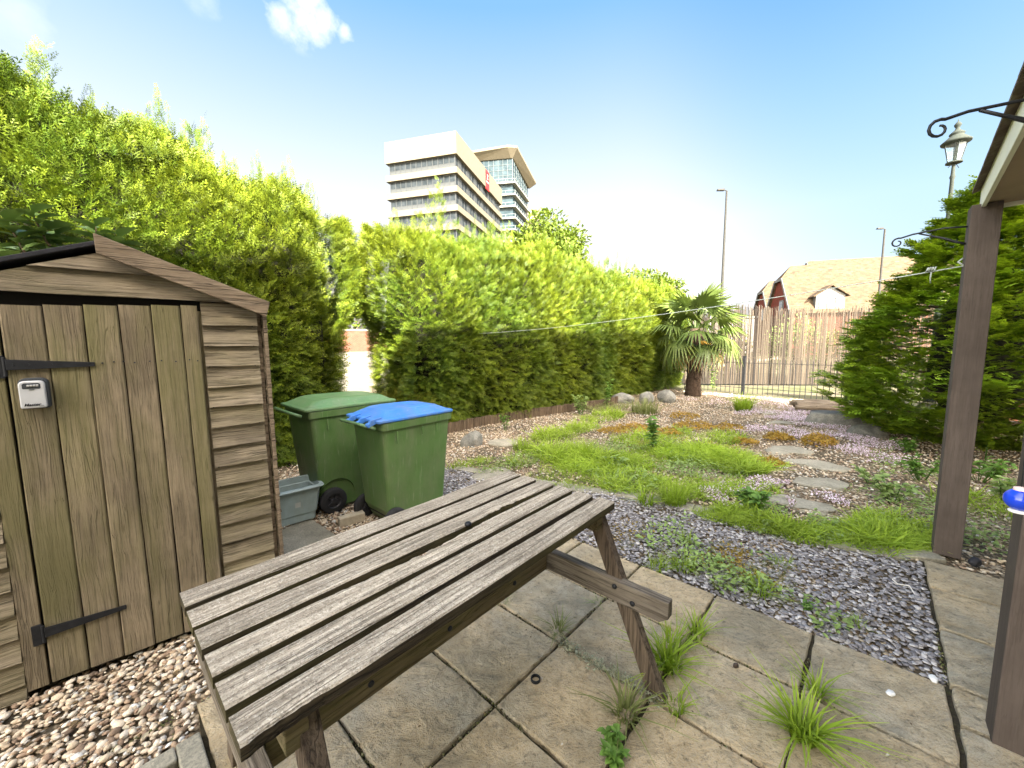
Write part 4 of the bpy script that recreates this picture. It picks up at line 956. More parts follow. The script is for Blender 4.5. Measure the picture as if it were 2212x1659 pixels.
# ================================================================== HEDGES
def hedge(name, t0, t1, c0, thick, hfun, n_front, n_top, n_end, mat, label, ends=(True, True), smin=.15, smax=.30, leaders=200, belly=.35, sprayback=.25, skirt=0.0, ebulge=.2, eprof=None, spikes=()):
    """front face towards the garden on the line c=c0, running t0..t1 along the house"""
    root = empty(name, tuple(np.r_[TC((t0+t1)/2, c0+thick/2), 0])); inv = Matrix.Translation(-Vector(root.location))
    P = []; Nn = []
    cm_ = c0+thick/2
    def prof(z, H):   # half thickness
        q = np.clip(z/H, 0, 1); return thick/2*(np.clip(.62+.9*q, 0, 1))*np.sqrt(np.clip(1-((q-.45)/.56).clip(0)**3, .02, 1))+belly*np.sin(np.clip(q*1.15, 0, 1)*math.pi)*.45
    k = n_front; t = rng.uniform(t0, t1, k); H = hfun(t); z = skirt+(H-skirt)*rng.random(k)**.95; hwid = prof(z, H)
    endf = np.minimum((t-t0)/.45, (t1-t)/.45).clip(0, 1)**.5
    p2_ = np.stack([t, np.zeros(k), z], 1); bmp = nz3(p2_, 1.6, 3)*.13+nz3(p2_, 4.5, 9)*.06
    c = cm_-(hwid*(.35+.65*endf)+bmp)+rng.random(k)**2*.10
    dz = .35*(z/H-.45); P.append(np.stack([t, c, z], 1)); Nn.append(np.stack([np.where(t-t0 < .45, -.6, 0)+np.where(t1-t < .45, .6, 0), -np.ones(k), np.clip(z/H-.35, -.2, 1)*1.2], 1))
    # back, sparser
    k = int(n_front*sprayback); t = rng.uniform(t0, t1, k); H = hfun(t); z = H*rng.random(k); hwid = prof(z, H); P.append(np.stack([t, cm_+hwid, z], 1)); Nn.append(np.stack([np.zeros(k), np.ones(k), .5*z/H], 1))
    k = n_top; t = rng.uniform(t0, t1, k); H = hfun(t); v = rng.uniform(-1, 1, k); P.append(np.stack([t, cm_+v*thick*.45, H-.10-.30*np.abs(v)**2+nz3(np.stack([t, v, t], 1), 2.2)*.10], 1)); Nn.append(np.stack([np.zeros(k), v*.8, np.ones(k)], 1))
    for e in (0, 1):
        if not ends[e]: continue
        k = n_end; te = t0 if e == 0 else t1; sg = -1 if e == 0 else 1; H = hfun(np.full(k, te)); z = H*rng.random(k); v = rng.uniform(-1, 1, k)
        off = np.sqrt(np.clip(1-v**2, 0, 1))*(ebulge*np.sin(np.clip(z/H*1.1, 0, 1)*math.pi) if eprof is None else np.interp(z, *eprof))
        off = off+nz3(np.stack([v, z, v], 1), 3, 5)*.05
        P.append(np.stack([te+sg*off, cm_+v*prof(z, H), z], 1)); Nn.append(np.stack([np.full(k, sg*1.), v*.6, .25*z/H], 1))
    k = leaders; t = rng.uniform(t0, t1, k); H = hfun(t); L_ = rng.random(k)**2*.55+.05; Lp = []; Ln = []; LS = []
    for i in range(k):
        v = rng.uniform(-.8, .8); lean = rng.uniform(-.25, .25, 2); zb_ = H[i]-.22-.3*v*v; L2 = L_[i]+.12
        for q in range(9): Lp.append((t[i]+lean[0]*L2*q/8, cm_+v*thick*.4+lean[1]*L2*q/8, zb_+L2*q/8)); Ln.append((rng.uniform(-.6, .6)*(q < 8)+lean[0], rng.uniform(-.6, .6)*(q < 8)+lean[1], 1.5)); LS.append(.23-.013*q)
    for (ts, hs) in spikes:
        h0_ = float(hfun(np.array([ts]))[0])-.3; cv = random.uniform(-.25, .05)
        for q in range(46):
            u = random.random(); w_ = .13*(1-u)+.02; aa = random.uniform(0, 6.28); Lp.append((ts+w_*math.cos(aa), cm_+cv+w_*math.sin(aa), h0_+(hs-h0_)*u)); Ln.append((.7*math.cos(aa), .7*math.sin(aa), 1.3)); LS.append(.24-.11*u)
    P = np.concatenate(P+[np.array(Lp)]); Nn = np.concatenate(Nn+[np.array(Ln)]); nl = len(Lp)
    keep = P[:, 2] > .03; S = rng.uniform(smin, smax, len(P)); S[-nl:] = LS
    W3 = np.c_[P[:, :1]*BD+P[:, 1:2]*ND, P[:, 2]]; N3 = np.c_[Nn[:, :1]*BD+Nn[:, 1:2]*ND, Nn[:, 2]]; N3 = unit(N3)
    lat = np.cross(N3, [0, 0, 1.]); lat = unit(lat+1e-6)
    X = unit(N3*.75+lat*rng.normal(0, .65, (len(P), 1))+np.array([0, 0, 1.])*(rng.normal(.22, .28, (len(P), 1))+np.clip(P[:, 2:3]/3.5-.35, -.3, .6)))
    X[-nl:] = unit(N3[-nl:])
    Z = unit(np.array([0, 0, 1.])*.8+N3*.55+rand_dirs(len(P))*.65)
    W3 = W3-X*S[:, None]*.35
    rn = np.clip(rng.random(len(P))*.7+.15+.35*nz3(W3, 1.3, 2), 0, 1)
    o = scatter('foliage', SPRAY, W3[keep], X[keep], Z[keep], S[keep], mat, root, rnd=rn[keep]); o.matrix_parent_inverse = inv
    # twiggy core
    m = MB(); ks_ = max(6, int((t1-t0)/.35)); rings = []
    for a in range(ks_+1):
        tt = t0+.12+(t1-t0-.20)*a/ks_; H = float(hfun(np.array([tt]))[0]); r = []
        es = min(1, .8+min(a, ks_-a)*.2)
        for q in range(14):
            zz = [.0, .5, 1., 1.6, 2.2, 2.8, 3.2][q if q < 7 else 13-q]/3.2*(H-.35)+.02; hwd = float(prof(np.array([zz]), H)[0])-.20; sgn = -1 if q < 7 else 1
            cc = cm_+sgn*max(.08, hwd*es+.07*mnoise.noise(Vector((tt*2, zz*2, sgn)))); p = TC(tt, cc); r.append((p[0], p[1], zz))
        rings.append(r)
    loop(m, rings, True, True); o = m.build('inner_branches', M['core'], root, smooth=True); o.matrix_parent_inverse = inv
    m_t = int((t1-t0)/.7)
    for a in range(m_t):
        tt = t0+.3+(t1-t0-.6)*a/max(1, m_t-1); p = TC(tt, cm_-thick*.12+random.uniform(-.1, .1)); m = MB(); pts = [(p[0], p[1], -.05), (p[0]+random.uniform(-.05, .05), p[1]+random.uniform(-.05, .05), .7), (p[0]+random.uniform(-.1, .1), p[1]+random.uniform(-.1, .1), 1.6)]
        m.tube(pts, [.055, .045, .03], 8); o = m.build('trunk', M['bark'], root, smooth=True); o.matrix_parent_inverse = inv
    return tag(root, label, 'hedge')
def tt_of(p): return float(np.dot(p, BD)/np.dot(BD, BD))
tL1 = 1.80; tR0 = 2.88
h_left = lambda t: np.interp(t, [-6, -2, -1, 0, .8, 1.4, 1.9], [4.3, 4.05, 3.9, 3.66, 3.45, 3.32, 3.12])+.10*np.sin(np.asarray(t)*5.3)
h_right = lambda t: np.interp(t, [2.5, 2.9, 3.6, 4.5, 5.5, 6.5, 8.0, 9.6, 11.5], [2.95, 3.15, 3.2, 3.25, 3.4, 3.5, 3.2, 3.25, 3.1])+.07*np.sin(np.asarray(t)*4.1+1)
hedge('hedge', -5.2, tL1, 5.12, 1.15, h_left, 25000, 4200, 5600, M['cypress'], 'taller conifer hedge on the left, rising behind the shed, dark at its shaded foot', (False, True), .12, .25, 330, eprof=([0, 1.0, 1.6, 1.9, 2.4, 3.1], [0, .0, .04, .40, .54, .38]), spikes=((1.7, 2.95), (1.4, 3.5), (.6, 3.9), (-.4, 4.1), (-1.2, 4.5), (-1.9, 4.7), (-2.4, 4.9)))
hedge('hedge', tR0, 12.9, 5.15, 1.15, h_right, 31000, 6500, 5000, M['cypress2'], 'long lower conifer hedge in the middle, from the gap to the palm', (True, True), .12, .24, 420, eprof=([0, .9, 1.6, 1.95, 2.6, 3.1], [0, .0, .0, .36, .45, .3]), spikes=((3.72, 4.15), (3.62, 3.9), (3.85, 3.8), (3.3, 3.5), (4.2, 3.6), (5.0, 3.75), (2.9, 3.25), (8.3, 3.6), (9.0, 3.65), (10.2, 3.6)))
# ragged low conifer skirt in front of the middle hedge and bright clump at the gap
def bush(name, c, rad, n, mat, label, cat='shrub', s=(.10, .2), temps=SPRAY, up=.4, inner=True, group=None, trunk=True, pads=0):
    root = empty(name, (c[0], c[1], 0)); k = n; D = rand_dirs(k, -.55, 1); rr = rng.random(k)**.33
    lump = 1+.22*nz3(D, 2.6, c[0])+.1*nz3(D, 6, c[1])
    P = D*np.array(rad)*(rr*lump)[:, None]+np.array([0, 0, c[2]])
    ok = P[:, 2] > .02; P = P[ok]; D = D[ok]; X = unit(D+np.array([0, 0, up])+rand_dirs(len(P))*.5); Z = unit(np.array([0, 0, 1.])+rand_dirs(len(P))*.7)
    scatter('foliage', temps, P, X, Z, rng.uniform(s[0], s[1], len(P)), mat, root)
    if trunk:
        m = MB(); H = c[2]+rad[2]*.4; m.tube([(0, 0, -.04), (.03*rad[0], .02, H*.5), (0, .03*rad[1], H)], [max(.012, rad[0]*.05), rad[0]*.035, rad[0]*.015], 7)
        for q in range(6): a = q*1.05+c[0]; m.tube([(0, 0, H*.35+.05*q), (rad[0]*.35*math.cos(a), rad[1]*.35*math.sin(a), H*.7+.03*q), (rad[0]*.6*math.cos(a), rad[1]*.6*math.sin(a), H*.9+rad[2]*.15)], [rad[0]*.022, rad[0]*.015, rad[0]*.008], 5)
        m.build('trunk', M['bark'], root, smooth=True)
    return tag(root, label, cat, group)
for (px, py, r, h, n) in ((880, 862, .38, .42, 700),):
    p = at(px, py, 6.0); bush('golden_shrub', (p[0], p[1], .42), (r, r, h), n, M['bushy'], 'small bright yellow green shrub at the left foot of the middle hedge, behind the bins', s=(.08, .15))
# leafy laurel shoots behind the shed
lr = empty('laurel_bush', (-2.75, 2.75, 0)); P = []; X = []; Zz = []
m = MB(); tips = []
for (px, py, Y) in ((18, 470, 2.45), (70, 450, 2.5), (120, 500, 2.6), (205, 478, 2.65), (255, 505, 2.7), (160, 530, 2.6), (45, 530, 2.5), (230, 530, 2.75), (5, 560, 2.4), (100, 555, 2.6)):
    tp = at(px, py+12, Y)-np.array([-2.75, 2.75, 0]); base = np.array([random.uniform(-.25, .25), random.uniform(-.15, .15), 0]); mid = (tp+base)/2+np.array([0, .06, .25]); m.tube([base, mid, tp], [.016, .011, .005], 6)
    for q in range(17):
        a = q*2.4; u = q/17; b_ = tp*(1-.22*u)+mid*.22*u; P.append(b_); X.append((math.cos(a), math.sin(a), .55-.6*u)); Zz.append((0, 0, 1))
m.build('stem', M['bark'], lr, smooth=True)
scatter('leaf_cluster', LEAF, np.array(P), np.array(X)+rand_dirs(len(P))*.25, np.array(Zz)+rand_dirs(len(P))*.35, rng.uniform(.11, .17, len(P)), M['laurel'], lr)
tag(lr, 'broad glossy leaves of a laurel shrub showing above the left slope of the shed roof', 'shrub')

# ================================================================== CONIFER ON THE RIGHT
cf = empty('conifer_tree', (6.45, 5.3, 0)); cP = []; cX = []; cS = []; cR = []; cZ = []
Hc = 3.55
def crad(z): return np.interp(z, [.05, .35, .8, 1.5, 2.1, 2.7, 3.2, 3.6], [.75, 1.42, 1.70, 1.52, 1.16, .72, .36, .08])
n = 17000; zc_ = .1+(Hc-.1)*rng.random(n)**1.25; ac = rng.uniform(0, 2*math.pi, n)
q3 = np.stack([np.cos(ac)*1.2, np.sin(ac)*1.2, zc_*2.6], 1); lump = nz3(q3, 1.9, 4)+.6*nz3(q3, 4.1, 2); rc = crad(zc_)*(.86+.13*lump+rng.uniform(-.16, .04, n))
oc = np.stack([np.cos(ac), np.sin(ac), np.full(n, .28)], 1); lc_ = np.stack([-np.sin(ac), np.cos(ac), np.zeros(n)], 1)
cP += list(np.stack([np.cos(ac)*rc, np.sin(ac)*rc, zc_], 1)-.06*oc); cX += list(unit(oc+lc_*rng.normal(0, .5, (n, 1))+np.array([0, 0, 1])*rng.normal(.05, .2, (n, 1)))); cS += list(rng.uniform(.13, .22, n)); cR += list(np.clip(.5+.45*lump+rng.uniform(-.2, .2, n), 0, 1)); cZ += list(np.array([0, 0, 1.])+rand_dirs(n)*.45)
npad = 230
for k in range(npad):
    z = .12+(Hc-.12)*random.random()**1.15; a = random.uniform(0, 2*math.pi); r = crad(z)*(.80+.28*random.random()+.12*math.sin(3*a+z*2.2)); 
    base = np.array([math.cos(a)*r*.72, math.sin(a)*r*.72, z-.06]); out = np.array([math.cos(a), math.sin(a), random.uniform(.05, .45)]); out /= np.linalg.norm(out); side = np.array([-math.sin(a), math.cos(a), 0])
    Lp_ = max(.16, .42*r/1.5)*random.uniform(.75, 1.2); bright = random.random()
    ns = 44
    for q in range(ns):
        u = random.random()**.7; w = (1-u*.65)*random.uniform(-1, 1)*.55; p = base+out*Lp_*u+side*Lp_*w*.8+np.array([0, 0, random.uniform(-.04, .05)+.05*u])
        d = out*1.0+side*w*1.1+np.array([0, 0, random.uniform(-.1, .5)]); cP.append(p); cX.append(d); cS.append(random.uniform(.11, .20)); cR.append(min(1, max(0, bright*.8+random.uniform(-.1, .2)))); cZ.append((random.uniform(-.4, .4), random.uniform(-.4, .4), 1))
for k in range(5): # spiky leaders
    a = random.uniform(0, 6.28); zt_ = Hc+.25-.12*k
    for q in range(12): cP.append((.10*math.cos(a)*k, .10*math.sin(a)*k, zt_-.05*q)); cX.append((random.uniform(-.6, .6), random.uniform(-.6, .6), 1)); cS.append(.10); cR.append(.3); cZ.append((1, random.uniform(-1, 1), .3))
scatter('foliage', SPRAYW, np.array(cP), np.array(cX), np.array(cZ), np.array(cS), M['pine'], cf, rnd=np.array(cR))
m = MB(); m.tube([(0, 0, -.05), (.03, 0, 1.2), (0, .02, 3.3)], [.10, .07, .015], 9)
for k in range(26): z = .25+k*.12; a = k*2.4; r = crad(z)*.75; m.tube([(0, 0, z-.05), (r*.5*math.cos(a), r*.5*math.sin(a), z), (r*math.cos(a), r*math.sin(a), z+.08)], [.025, .016, .007], 5)
m.build('trunk', M['bark'], cf, smooth=True)
m = MB(); m.lathe([(.05, .3), (.3, .45), (.5, .8), (.46, 1.5), (.33, 2.1), (.18, 2.5), (.04, 2.8)], 14); m.build('inner_branches', M['core'], cf, smooth=True)
tag(cf, 'big green cypress like conifer with layered sprays, behind the far porch post', 'conifer')

# ================================================================== PALM
pm = empty('palm_tree', (5.02, 10.6, 0)); m = MB()
m.tube([(0, 0, -.05), (.0, 0, .1), (.01, 0, .5), (0, 0, 1.0), (0, 0, 1.5), (0, 0, 1.82)], [.23, .20, .175, .19, .23, .12], 16); tk = m.build('trunk', simple('palm_fibre', (.05, .033, .022), 1, 0, .5, 16, 1, 60), pm, smooth=True)
m = MB()
for k in range(150): z = random.uniform(.05, 1.5); a = random.uniform(0, 6.28); r = .17+.05*(z > 1.1); m.tube([(r*math.cos(a), r*math.sin(a), z), ((r+.03)*math.cos(a), (r+.03)*math.sin(a), z+.07), ((r+.07)*math.cos(a+.1), (r+.07)*math.sin(a+.1), z-random.uniform(-.06, .08))], [.016, .010, .003], 4)
tag(m.build('fibre_stubs', bpy.data.materials['palm_fibre'], tk), kind='stuff')
def fan(rs, n=26, droop=.35, cut=1.0):
    V = []; T = []; F = []
    b = 0; V += [(0, .012, 0), (0, -.012, 0), (.5, -.008, .0), (.5, .008, .0)]; T += [0, 0, .2, .2]; F.append((0, 1, 2, 3))
    for k in range(n):
        a = R(-125+250*k/(n-1)); l = .5*(1-.25*abs(a)/R(125))*rs.uniform(.88, 1.08)*cut; w = .021; dx, dy = math.cos(a), math.sin(a); px, py = -dy, dx; z = .06*math.cos(a*2)
        z1 = -.03*abs(math.sin(a))*0-droop*.10; z2 = -droop*(.28+.25*rs.random()); bI = len(V)
        V += [(.5, 0, 0), (.5+dx*l*.5+px*w, dy*l*.5+py*w, z1+.012), (.5+dx*l*.5, dy*l*.5, z1-.008), (.5+dx*l*.5-px*w, dy*l*.5-py*w, z1+.012), (.5+dx*l*.92, dy*l*.92, z2)]; T += [.2, .5, .5, .5, 1]
        F += [(bI, bI+3, bI+2, bI+1), (bI+1, bI+2, bI+3, bI+4)]
    return np.array(V), np.array(F), np.array(T)
rs2 = np.random.default_rng(5)
golden = math.pi*(3-5**.5)
for k in range(34):
    u = k/33; el = 74-120*u; a = k*golden+.3; L_ = rs2.uniform(1.30, 1.55)*(1.0 if u > .15 else .95); X_ = np.array([[math.cos(a)*math.cos(R(el)), math.sin(a)*math.cos(R(el)), math.sin(R(el))]]); 
    Zv = np.array([[-math.cos(a)*math.sin(R(el)), -math.sin(a)*math.sin(R(el)), math.cos(R(el))]]); dry = u > .93
    o = scatter('frond', [fan(rs2, 26, .25+.75*u)], np.array([[.05*math.cos(a), .05*math.sin(a)  , 1.84-.16*u]]), X_, Zv, L_*(.8 if dry else 1), M['palmdry'] if dry else M['palmleaf'], pm, rnd=np.array([rs2.random()]))
m = MB()
for k in range(26): a = R(-60)+random.uniform(-.5, .5); m.tube([(.12*math.cos(a), .12*math.sin(a), 1.5), (.4*math.cos(a), .4*math.sin(a), 1.38+random.uniform(-.05, .08)), (.50*math.cos(a)+random.uniform(-.1, .1), .50*math.sin(a), 1.12+random.uniform(-.06, .1))], [.006, .009, .014], 4)
m.build('flower_cluster', simple('yellow_palm_flower', (.55, .33, .05), .8), pm)
tag(pm, 'fan palm with shaggy brown trunk at the end of the hedge by the fence', 'palm tree')
#==PART4==

# ================================================================== BACKGROUND BUILDINGS
def facade_mat(name, a, b, s=1.5):
    t = NT(name); n = t.noise(t.co(), s, 5, .6); t.principled(t.ramp(n, [(.3, a), (.7, b)]), .85, t.bump(t.noise(t.co(), 20, 3), .1, .02)); return t.m
M['cladding'] = facade_mat('pale_panel_cladding', (.090, .079, .056), (.105, .094, .069)); M['glassf'] = NT('facade_glass')
_g = M['glassf']; _n = _g.noise(_g.co(), .9, 3, .6); _g.principled(_g.ramp(_n, [(.35, (.012, .016, .019)), (.65, (.026, .032, .037))]), .5, spec=.05); M['glassf'] = _g.m
M['mull'] = simple('facade_mullion', (.030, .034, .036), .6); M['gpan'] = simple('grey_panel', (.11, .12, .115), .6, 0, .08, 2)
M['bglass'] = NT('blue_glass_wall'); _g = M['bglass']; _n = _g.noise(_g.co(), .5, 3, .6); _g.principled(_g.ramp(_n, [(.35, (.012, .022, .028)), (.65, (.030, .048, .058))]), .4, spec=.1); M['bglass'] = _g.m
# hotel block: corner at px 985
c0_ = at(985, 282, 73.0); cl_ = at(830, 302, 77.0); cr_ = at(1083, 415, 99.6)
eL = cl_[:2]-c0_[:2]; LL = np.linalg.norm(eL); eL /= LL
eR = np.array([-eL[1], eL[0]]); eR = eR if np.dot(eR, cr_[:2]-c0_[:2]) > 0 else -eR; LR = float(np.dot(cr_[:2]-c0_[:2], eR))
ht = empty('office_tower', (c0_[0], c0_[1], 0)); HM = Matrix(((eL[0], eR[0], 0, 0), (eL[1], eR[1], 0, 0), (0, 0, 1, 0), (0, 0, 0, 1)))
ztop = float(c0_[2]); FH = 3.28; BH = 4.35
def hx(m, x0, x1, y0, y1, z0, z1, rnd=None):
    cs = [(x0, y0, z0), (x1, y0, z0), (x1, y1, z0), (x0, y1, z0), (x0, y0, z1), (x1, y0, z1), (x1, y1, z1), (x0, y1, z1)]
    m.hexa([tuple(eL*p[0]+eR*p[1])+(p[2],) for p in cs], rnd)
m = MB(); hx(m, .75, LL-.75, .75, LR-.6, -.05, ztop-1); m.build('wall', M['gpan'], ht)
m = MB(); hx(m, 0, LL, 0, LR, ztop-BH+.55, ztop)
for k in range(1, 9): hx(m, LL*k/9-.03, LL*k/9+.03, -.02, 0.01, ztop-BH+.6, ztop-.05)
m.build('top_cladding_band', M['cladding'], ht)
nf = 11
for f_ in range(nf):
    z1 = ztop-BH+.55-f_*FH     # underside of the band above
    zw0 = z1-2.2; zb0 = z1-FH
    if zb0 < 0: break
    m = MB(); hx(m, .0, LL, .0, LR, zb0+.02, zw0); hx(m, .45, LL-.45, .45, LR-.45, zw0, zw0+.16); m.build('floor_band', M['cladding'], ht)
    m = MB(); hx(m, .6, LL-.6, .60, LR-.5, zw0+.17, z1); o = m.build('window_strip', M['glassf'], ht)
    m = MB(); nb = 12
    for k in range(nb+1): x = .6+(LL-1.2)*k/nb; hx(m, x-.05, x+.05, .50, .62, zw0+.15, z1)
    hx(m, .6, LL-.6, .52, .6, zw0+.85, zw0+.93); hx(m, .6, LL-.6, .56, .6, zw0+.16, zw0+.85)
    nb = 20; hx(m, .49, .62, .5, LR-.45, z1-.10, z1-.02); hx(m, .49, .62, .5, LR-.45, zw0+.16, zw0+.22); hx(m, .5, LL-.5, .49, .6, z1-.10, z1-.02)
    for k in range(nb+1):
        y = .6+(LR-1.1)*k/nb; hx(m, .50, .62, y-.06, y+.06, zw0+.15, z1)
        if k % 3 == 1 and k < nb: hx(m, .53, .62, y+.05, y+(LR-1.1)/nb-.05, zw0+.15, z1)
    m.build('window_frame', M['mull'], o)
red = simple('red_sign', (.35, .012, .012), .5, 0, .03, 2); wht = simple('white_lettering', (.3, .3, .3), .6)
m = MB(); y0 = LR*.56; hx(m, -.14, -.02, y0, y0+2.1, ztop-4.2, ztop-.25); sg = m.build('sign', red, ht)
m = MB(); cz = ztop-1.5
hx(m, -.17, -.141, y0+.95, y0+1.15, cz-.35, cz+.35); hx(m, -.17, -.142, y0+.75, y0+1.35, cz+.35, cz+.5); hx(m, -.17, -.142, y0+.75, y0+1.35, cz-.5, cz-.35)
for k in range(7): hx(m, -.17, -.143, y0+.3+.22*k, y0+.42+.22*k, ztop-2.75, ztop-2.45)
m.build('emblem', wht, sg)
tag(ht, 'cream banded concrete tower block with grey window strips and a small red sign', 'tower block')
# second glazed tower with the wing roof
g0 = at(1107, 342, 118.0); wt_ = empty('glass_tower', (g0[0], g0[1], 0)); Z2 = float(g0[2]); dL = np.array([-.985, .17]); dR = np.array([.30, .954])
def gx(m, x0, x1, y0, y1, z0, z1, rnd=None):
    cs = [(x0, y0, z0), (x1, y0, z0), (x1, y1, z0), (x0, y1, z0), (x0, y0, z1), (x1, y0, z1), (x1, y1, z1), (x0, y1, z1)]; m.hexa([tuple(dL*p[0]+dR*p[1])+(p[2],) for p in cs], rnd)
WL, WR = 17, 17
m = MB(); gx(m, 0, WL, 0, WR, 0, Z2); m.build('glass_wall', M['bglass'], wt_)
m = MB()
for k in range(12): gx(m, WL*k/12-.06, WL*k/12+.06, -.12, .0, Z2-6.2, Z2)
for z in range(4): gx(m, 0, WL, -.10, .0, Z2-6.2+1.5*z, Z2-6.1+1.5*z)
for k in range(9): gx(m, -.12, 0, WR*k/9-.06, WR*k/9+.06, Z2-6.2, Z2)
for z in range(4): gx(m, -.1, 0, 0, WR, Z2-6.2+1.5*z, Z2-6.1+1.5*z)
m.build('glazing_bars', simple('pale_bars', (.05, .065, .07), .5), wt_)
balm = simple('balcony_concrete', (.15, .155, .14), .7); barm = simple('balcony_rail', (.12, .14, .14), .4)
z = Z2-7.2; 
while z > 12:
    m = MB(); gx(m, -1.1, WL, -1.1, WR*.9, z, z+.45); o = m.build('balcony', balm, wt_)
    m = MB(); gx(m, -1.05, WL, -1.07, -1.02, z+1.25, z+1.32); gx(m, -1.07, -1.02, -1.05, WR*.9, z+1.25, z+1.32)
    for k in range(8): gx(m, -1.07, -1.02, WR*.9*k/7-1, WR*.9*k/7-.94, z+.4, z+1.3)
    for k in range(6): gx(m, WL*k/6-1, WL*k/6-.94, -1.07, -1.02, z+.4, z+1.3)
    m.build('railing', barm, o)
    z -= 3.3
def P3(x, y, z): q = dL*x+dR*y; return (q[0], q[1], z)
m = MB(); lo, hi = 4.2, 4.2
top_ = [P3(WL, -2.4, Z2+1.0), P3(.6, -2.7, Z2+1.9), P3(-1.9, -1.8, Z2+1.9), P3(-2.6, WR+1.0, Z2-.6), P3(WL, WR+2, Z2+.8)]
bot = [P3(WL, -.4, Z2-.05), P3(.4, -.4, Z2-.05), P3(-.2, -.2, Z2-.05), P3(-.6, WR+.3, Z2-2.2), P3(WL, WR+.3, Z2-.05)]
tp2 = [(p[0], p[1], p[2]+.6) for p in top_]
m.add(bot+top_+tp2, [(4, 3, 2, 1, 0)]+[(i, (i+1) % 5, 5+(i+1) % 5, 5+i) for i in range(5)]+[(5+i, 5+(i+1) % 5, 10+(i+1) % 5, 10+i) for i in range(5)]+[(10, 11, 12, 13, 14)]); m.build('wing_roof', M['cladding'], wt_)
m = MB(); gx(m, -2.6, 2.0, WR+.1, WR+6, 0, Z2-7.2); o = m.build('stair_tower_wall', simple('pinkish_render', (.18, .15, .11), .9, 0, .05, 1), wt_)
for z in range(8): m = MB(); gx(m, -2.66, -2.6, WR+2.4, WR+2.9, Z2-13-4.4*z, Z2-11.8-4.4*z); m.build('slit_window', M['bglass'], o)
tag(wt_, 'glazed apartment tower with balconies and an upswept pale wing roof behind the banded block', 'tower block')
# low grey building left of the tower
lg0 = at(835, 487, 62); lg1 = at(640, 508, 70); gb = empty('low_office_building', (lg0[0], lg0[1], 0)); d_ = lg1[:2]-lg0[:2]; Ld = np.linalg.norm(d_); d_ /= Ld; n_ = np.array([d_[1], -d_[0]]); n_ = n_ if n_[1] > 0 else -n_
def lx(m, x0, x1, y0, y1, z0, z1):
    cs = [(x0, y0, z0), (x1, y0, z0), (x1, y1, z0), (x0, y1, z0), (x0, y0, z1), (x1, y0, z1), (x1, y1, z1), (x0, y1, z1)]; m.hexa([tuple(d_*p[0]+n_*p[1])+(p[2],) for p in cs])
zt = float(lg0[2]); m = MB(); lx(m, -.3, Ld+20, .0, 14, 0, zt-2.4); m.build('wall', simple('light_grey_wall', (.055, .06, .062), .8, 0, .05, 1), gb)
m = MB(); lx(m, -.5, Ld+20, .8, 14, zt-2.39, zt); m.build('roof_plant_screen', simple('slate_grey_screen', (.045, .055, .06), .6, 0, .1, 1), gb)
for k in range(9): m = MB(); lx(m, 1+k*3.4, 3+k*3.4, -.06, 0, zt-5.2, zt-3.2); m.build('window', M['bglass'], gb)
tag(gb, 'low grey flat roofed building seen over the gap, left of the banded tower', 'building')

# brick wall beyond the gap and the low brick wall
def brickmat(name, a, b, mortar, s=1.0, axis_swap=True):
    t = NT(name); c = t.co(); n = t.t.nodes.new('ShaderNodeTexBrick'); mp = t.mapv(c, (1, 1, 1), (R(90), 0, 0)); t.link(mp, n.inputs['Vector']); n.inputs['Scale'].default_value = s
    n.inputs['Color1'].default_value = (*a, 1); n.inputs['Color2'].default_value = (*b, 1); n.inputs['Mortar'].default_value = (*mortar, 1); n.inputs['Mortar Size'].default_value = .01; n.inputs['Brick Width'].default_value = .225; n.inputs['Row Height'].default_value = .075
    v = t.mix(1, n.outputs['Color'], t.ramp(t.noise(c, 3, 5, .6), [(.3, .75), (.7, 1.15)]), 'MULTIPLY'); t.principled(v, .9, t.bump(n.outputs['Fac'], -.4, .01)); return t.m
M['brick'] = brickmat('red_brick', (.13, .036, .018), (.09, .026, .013), (.09, .07, .055))
bw = empty('brick_wall', (*TC(4.5, 31)[:2], .85), math.atan2(BD[1], BD[0])); m = MB(); m.box((0, 0, .85), (26, .3, 1.7)); m.build('wall', M['brick'], bw); m = MB(); m.box((0, 0, 1.75), (26, .42, .1)); m.build('coping', M['conc'], bw, bevel=.01)
tag(bw, 'red brick wall across the road, seen through the gap between the hedges', 'wall')
# row of bushes behind the brick wall
for k in range(7):
    p = TC(-5+k*3.1, 33.5); bush('street_tree', (p[0], p[1], 3.6), (2.2, 2.2, 2.0), 900, M['broad'], 'green tree behind the brick wall, %s along the wall' % ['first', 'second', 'third', 'fourth', 'fifth', 'sixth', 'seventh'][k], 'tree', (.35, .6), LEAF, group='trees behind the brick wall')
# pale timber posts in the gap
for (px, py, h) in ((812, 838, .55), (803, 838, .45)):
    p = gp(px, py+12, .0)
    p = at(px, 848, 9.2); m = MB(); m.box((0, 0, h/2), (.075, .075, h)); m.box((0, 0, h+.01), (.09, .09, .02)); o = m.build('timber_post', simple('pale_timber', (.50, .42, .30), .8) if 'pale_timber' not in bpy.data.materials else bpy.data.materials['pale_timber'], bevel=.006); o.location = (p[0], p[1], 0)
    tag(o, 'pale short timber post in the gap behind the bins, %s' % ('right and taller one' if h > .5 else 'left and shorter one'), 'post')

